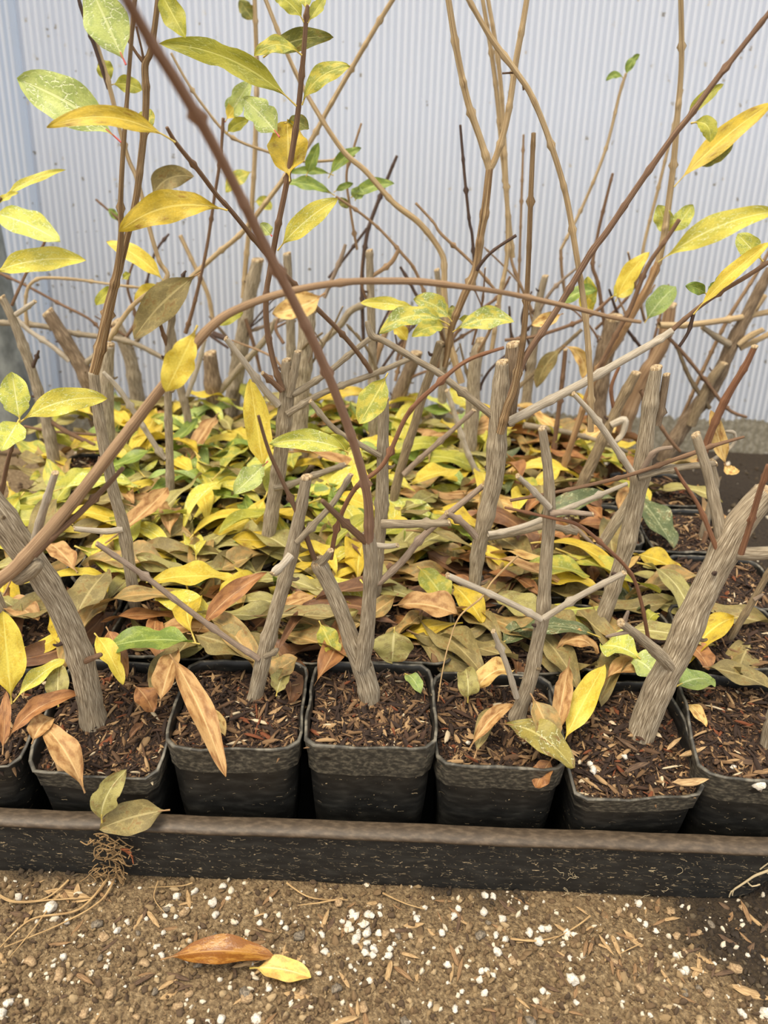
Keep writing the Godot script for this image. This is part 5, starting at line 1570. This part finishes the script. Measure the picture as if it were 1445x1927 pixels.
func tray_picture(flakes: int, seed_: int) -> ImageTexture:
	# black plastic with a thin film of dust, dried flakes and scratches
	var im := Image.create(1024, 256, false, Image.FORMAT_RGB8)
	var r := RandomNumberGenerator.new()
	r.seed = seed_
	var n := FastNoiseLite.new()
	n.frequency = 0.02
	n.fractal_octaves = 5
	for y in 256:
		for x in 1024:
			var a := n.get_noise_2d(x * 0.8, y * 2.2) * 0.5 + 0.5
			var g := lerpf(0.075, 0.21, a * a * 1.3)
			im.set_pixel(x, y, Color(g, g * 0.97, g * 0.88))
	for i in flakes:
		var x := r.randf_range(0, 1023)
		var y := 255.0 * r.randf()
		var g := r.randf_range(0.25, 0.82)
		var c := Color(g, g * 0.88, g * 0.68)
		var steps := int(lerpf(1, 15, pow(r.randf(), 3.0)))
		var dir := r.randfn(0.0, 0.35)
		var fat := r.randf() < 0.14
		for k in steps:
			im.set_pixel(int(x) & 1023, int(y) & 255, c)
			if fat:
				im.set_pixel(int(x) & 1023, int(y + 1) & 255, c * 0.9)
				im.set_pixel(int(x + 1) & 1023, int(y) & 255, c)
			dir += r.randfn(0.0, 0.35)
			x += cos(dir)
			y += sin(dir) * 0.8
	return ImageTexture.create_from_image(im)

func sheet_picture() -> ImageTexture:
	# bluish-white plastic with mud splashes low down and stray specks; one tile is one metre
	var n := 1024
	var im := Image.create(n, n, false, Image.FORMAT_RGB8)
	im.fill(srgb(209, 214, 223))
	var r := RandomNumberGenerator.new()
	r.seed = 5
	for i in 420:
		var up := pow(r.randf(), 2.2)
		var x := int(fposmod(r.randfn(0.0, 0.12), 1.0) * n) if i % 2 else r.randi_range(0, n - 1)
		var y := n - 1 - int(up * 0.75 * n)
		var dark := r.randf_range(0.55, 0.85)
		var s := r.randi_range(1, 4)
		for k in 4:
			im.fill_rect(Rect2i(x + r.randi_range(-2, 2), y + r.randi_range(-2, 2), s, r.randi_range(1, 3)), Color(dark, dark * 0.96, dark * 0.9))
	for i in 260:
		im.fill_rect(Rect2i(r.randi_range(0, n - 1), r.randi_range(0, n - 1), 1, r.randi_range(1, 2)), srgb(240, 241, 243))
	return ImageTexture.create_from_image(im)

func build_pots() -> void:
	# front row
	pot(-0.287, -0.425, 0.103, 0.012, 0.05, 0.03, 0.0, 0.043, "black pot cut by the left edge of the picture in the front row", 350, "soil")
	pot(-0.1905, -0.4265, 0.109, 0.022, -0.06, 0.02, 0.22, 0.0455, "leftmost full black pot of the front row, with sagging rim and thick leaning stem", 650, "soil")
	pot(-0.0985, -0.4285, 0.112, 0.002, 0.03, 0.0, 0.2, 0.0450, "black front pot with the long tan leaf hanging over its rim", 550, "soil_dark")
	pot(-0.0045, -0.4305, 0.1125, 0.0, 0.01, 0.0, 0.24, 0.0443, "black front pot with a folded dusty rim holding the forked stem", 750, "soil")
	pot(0.0855, -0.4275, 0.108, 0.006, -0.02, 0.0, 0.22, 0.0445, "black front pot with the spotted olive leaf over its rim", 550, "soil_dark")
	pot(0.1765, -0.4255, 0.105, 0.020, 0.1, 0.03, 0.2, 0.0460, "slumped black front pot full of bark holding the thick right stem", 750, "soil")
	pot(0.2695, -0.4265, 0.112, 0.014, -0.12, 0.0, 0.26, 0.0455, "black front pot cut by the right edge of the picture", 650, "soil")
	var where := ["at the left end", "second from the left", "third from the left", "fourth from the left", "fifth from the left", "sixth from the left", "seventh from the left", "at the right end"]
	var rows := [[-0.528, -0.270, 7, 0.0945, "second"], [-0.628, -0.335, 8, 0.0945, "third"], [-0.728, -0.338, 8, 0.094, "fourth"], [-0.828, -0.342, 8, 0.094, "fifth"], [-0.928, -0.342, 7, 0.095, "sixth"]]
	for r in rows.size():
		for c in rows[r][2]:
			var x: float = rows[r][1] + rows[r][3] * c + rng.randf_range(-0.003, 0.003)
			var z: float = rows[r][0] + rng.randf_range(-0.003, 0.003)
			var end: bool = c == rows[r][2] - 1
			pot(x, z, rng.randf_range(0.104, 0.113), rng.randf_range(0.0, 0.006), rng.randf_range(-0.06, 0.06), 0.0, 0.0 if c % 2 else 0.2, 0.0435, "black nursery pot %s of the %s row under the leaf litter" % ["at the right end" if end else where[c], rows[r][4]], 260 if c > rows[r][2] - 3 or c < 1 or r == 0 else 60, "soil_dark" if c % 2 else "soil", 0.0045)

func chips_in_pots() -> void:
	# larger chips and perlite grains that lie singly on the mix of the front pots
	for h in [[730, 1345, 40, 0.5], [780, 1362, 44, 0.2], [752, 1330, 34, -0.6], [600, 1345, 40, 0.3], [620, 1380, 30, -0.3], [1125, 1350, 70, -1.1], [1165, 1365, 60, -0.6], [1305, 1410, 60, 0.4], [1200, 1440, 60, 0.5], [1300, 1465, 66, 0.1], [1180, 1395, 50, -0.9], [1270, 1395, 44, 0.7], [1420, 1425, 70, 0.1], [1400, 1395, 60, -0.6], [1440, 1445, 46, 0.2], [1425, 1380, 50, -0.2], [660, 1360, 36, 1.2], [220, 1350, 34, 0.4], [1150, 1290, 44, 0.1], [1330, 1180, 44, 0.3], [900, 1430, 30, 0.2], [980, 1425, 34, -0.4], [545, 1340, 70, 0.5], [505, 1380, 60, 0.5]]:
		var q := on_y(h[0], h[1], 0.101)
		bark_chip(q, h[2] * per_px(q), h[3], "bark chip lying on the potting mix of a front pot", "bark chips in the front pots", 0.098 if absf(q.x) > 0.13 else 0.101)
	for h in [[625, 1400, 16], [725, 1318, 14], [640, 1355, 18], [1112, 1428, 13], [1118, 1440, 16], [1178, 1415, 12], [1395, 1385, 15], [1382, 1435, 14], [1330, 1320, 10], [868, 1215, 14], [865, 1228, 13], [850, 1222, 10], [1240, 1095, 18], [705, 1380, 12], [790, 1385, 12], [1165, 1310, 10], [1430, 1470, 24], [340, 1360, 10], [870, 1330, 9], [880, 1400, 10]]:
		var q := on_y(h[0], h[1], 0.102)
		var s: float = h[2] * per_px(q)
		var low := 0.096 if absf(q.x) > 0.13 and q.z > -0.43 else 0.102
		solo("perlite_grain", grain_meshes[1 + rng.randi() % 4], mats.perlite, Transform3D(Basis.from_euler(Vector3(0, rng.randf() * TAU, 0)).scaled_local(Vector3(s, s * 0.85, s * 0.9)), Vector3(q.x, low + s * 0.3, q.z)), "pale perlite grain lying on the potting mix of a front pot", "grain", "perlite grains in the pots")

func _ready() -> void:
	# camera
	var cam := Camera3D.new()
	cam.name = "camera"
	cam.transform = Transform3D(cam_basis, EYE)
	var lens := CameraAttributesPhysical.new()
	lens.frustum_focal_length = 18.03
	lens.frustum_focus_distance = 0.56
	lens.exposure_aperture = 5.4
	cam.attributes = lens
	cam.fov = 67.28
	cam.near = 0.02
	add_child(cam)
	# sky: bright overcast
	var env := Environment.new()
	env.background_mode = Environment.BG_SKY
	env.tonemap_mode = Environment.TONE_MAPPER_LINEAR
	env.tonemap_exposure = 1.5
	env.sdfgi_enabled = true
	env.ssao_enabled = true
	env.ssil_enabled = true
	var sm := ProceduralSkyMaterial.new()
	sm.sky_top_color = Color(1.0, 1.0, 1.0)
	sm.sky_horizon_color = Color(0.9, 0.91, 0.93)
	sm.ground_bottom_color = Color(0.36, 0.32, 0.27)
	sm.ground_horizon_color = Color(0.5, 0.47, 0.42)
	var sky := Sky.new()
	sky.sky_material = sm
	env.sky = sky
	var we := WorldEnvironment.new()
	we.environment = env
	add_child(we)
	# sun behind thin cloud, high on the left behind the viewer
	var sun := DirectionalLight3D.new()
	sun.name = "sun"
	sun.light_color = Color(1.0, 0.95, 0.87)
	sun.light_energy = 0.85
	sun.light_angular_distance = 28.0
	sun.shadow_enabled = true
	sun.basis = Basis.looking_at(Vector3(0.3, -0.92, -0.22))
	add_child(sun)

	rng.seed = 4711
	bump_noise.seed = 8
	bump_noise.frequency = 0.02
	ground_noise.seed = 9
	ground_noise.frequency = 0.05
	fine_noise.seed = 10
	fine_noise.frequency = 0.05
	fine_noise.fractal_octaves = 3
	make_materials()
	for i in 4: bit_meshes.append(chip_mesh([0.5, 0.28, 0.2, 0.35][i], [0.35, 0.16, 0.14, 0.2][i]))
	grain_meshes.append(stone_mesh(0.8, 0.8))
	for i in 4: grain_meshes.append(stone_mesh(0.9, 0.9))
	for i in 6: chip_meshes.append(chip_mesh(rng.randf_range(0.18, 0.36), rng.randf_range(0.08, 0.14)))
	build_ground()
	build_wall()
	build_tray()
	build_pots()
	front_plants()
	middle_plants()
	back_plants()
	hero_leaves()
	litter()
	chips_in_pots()
	loose_bits()
	roots_and_straws()
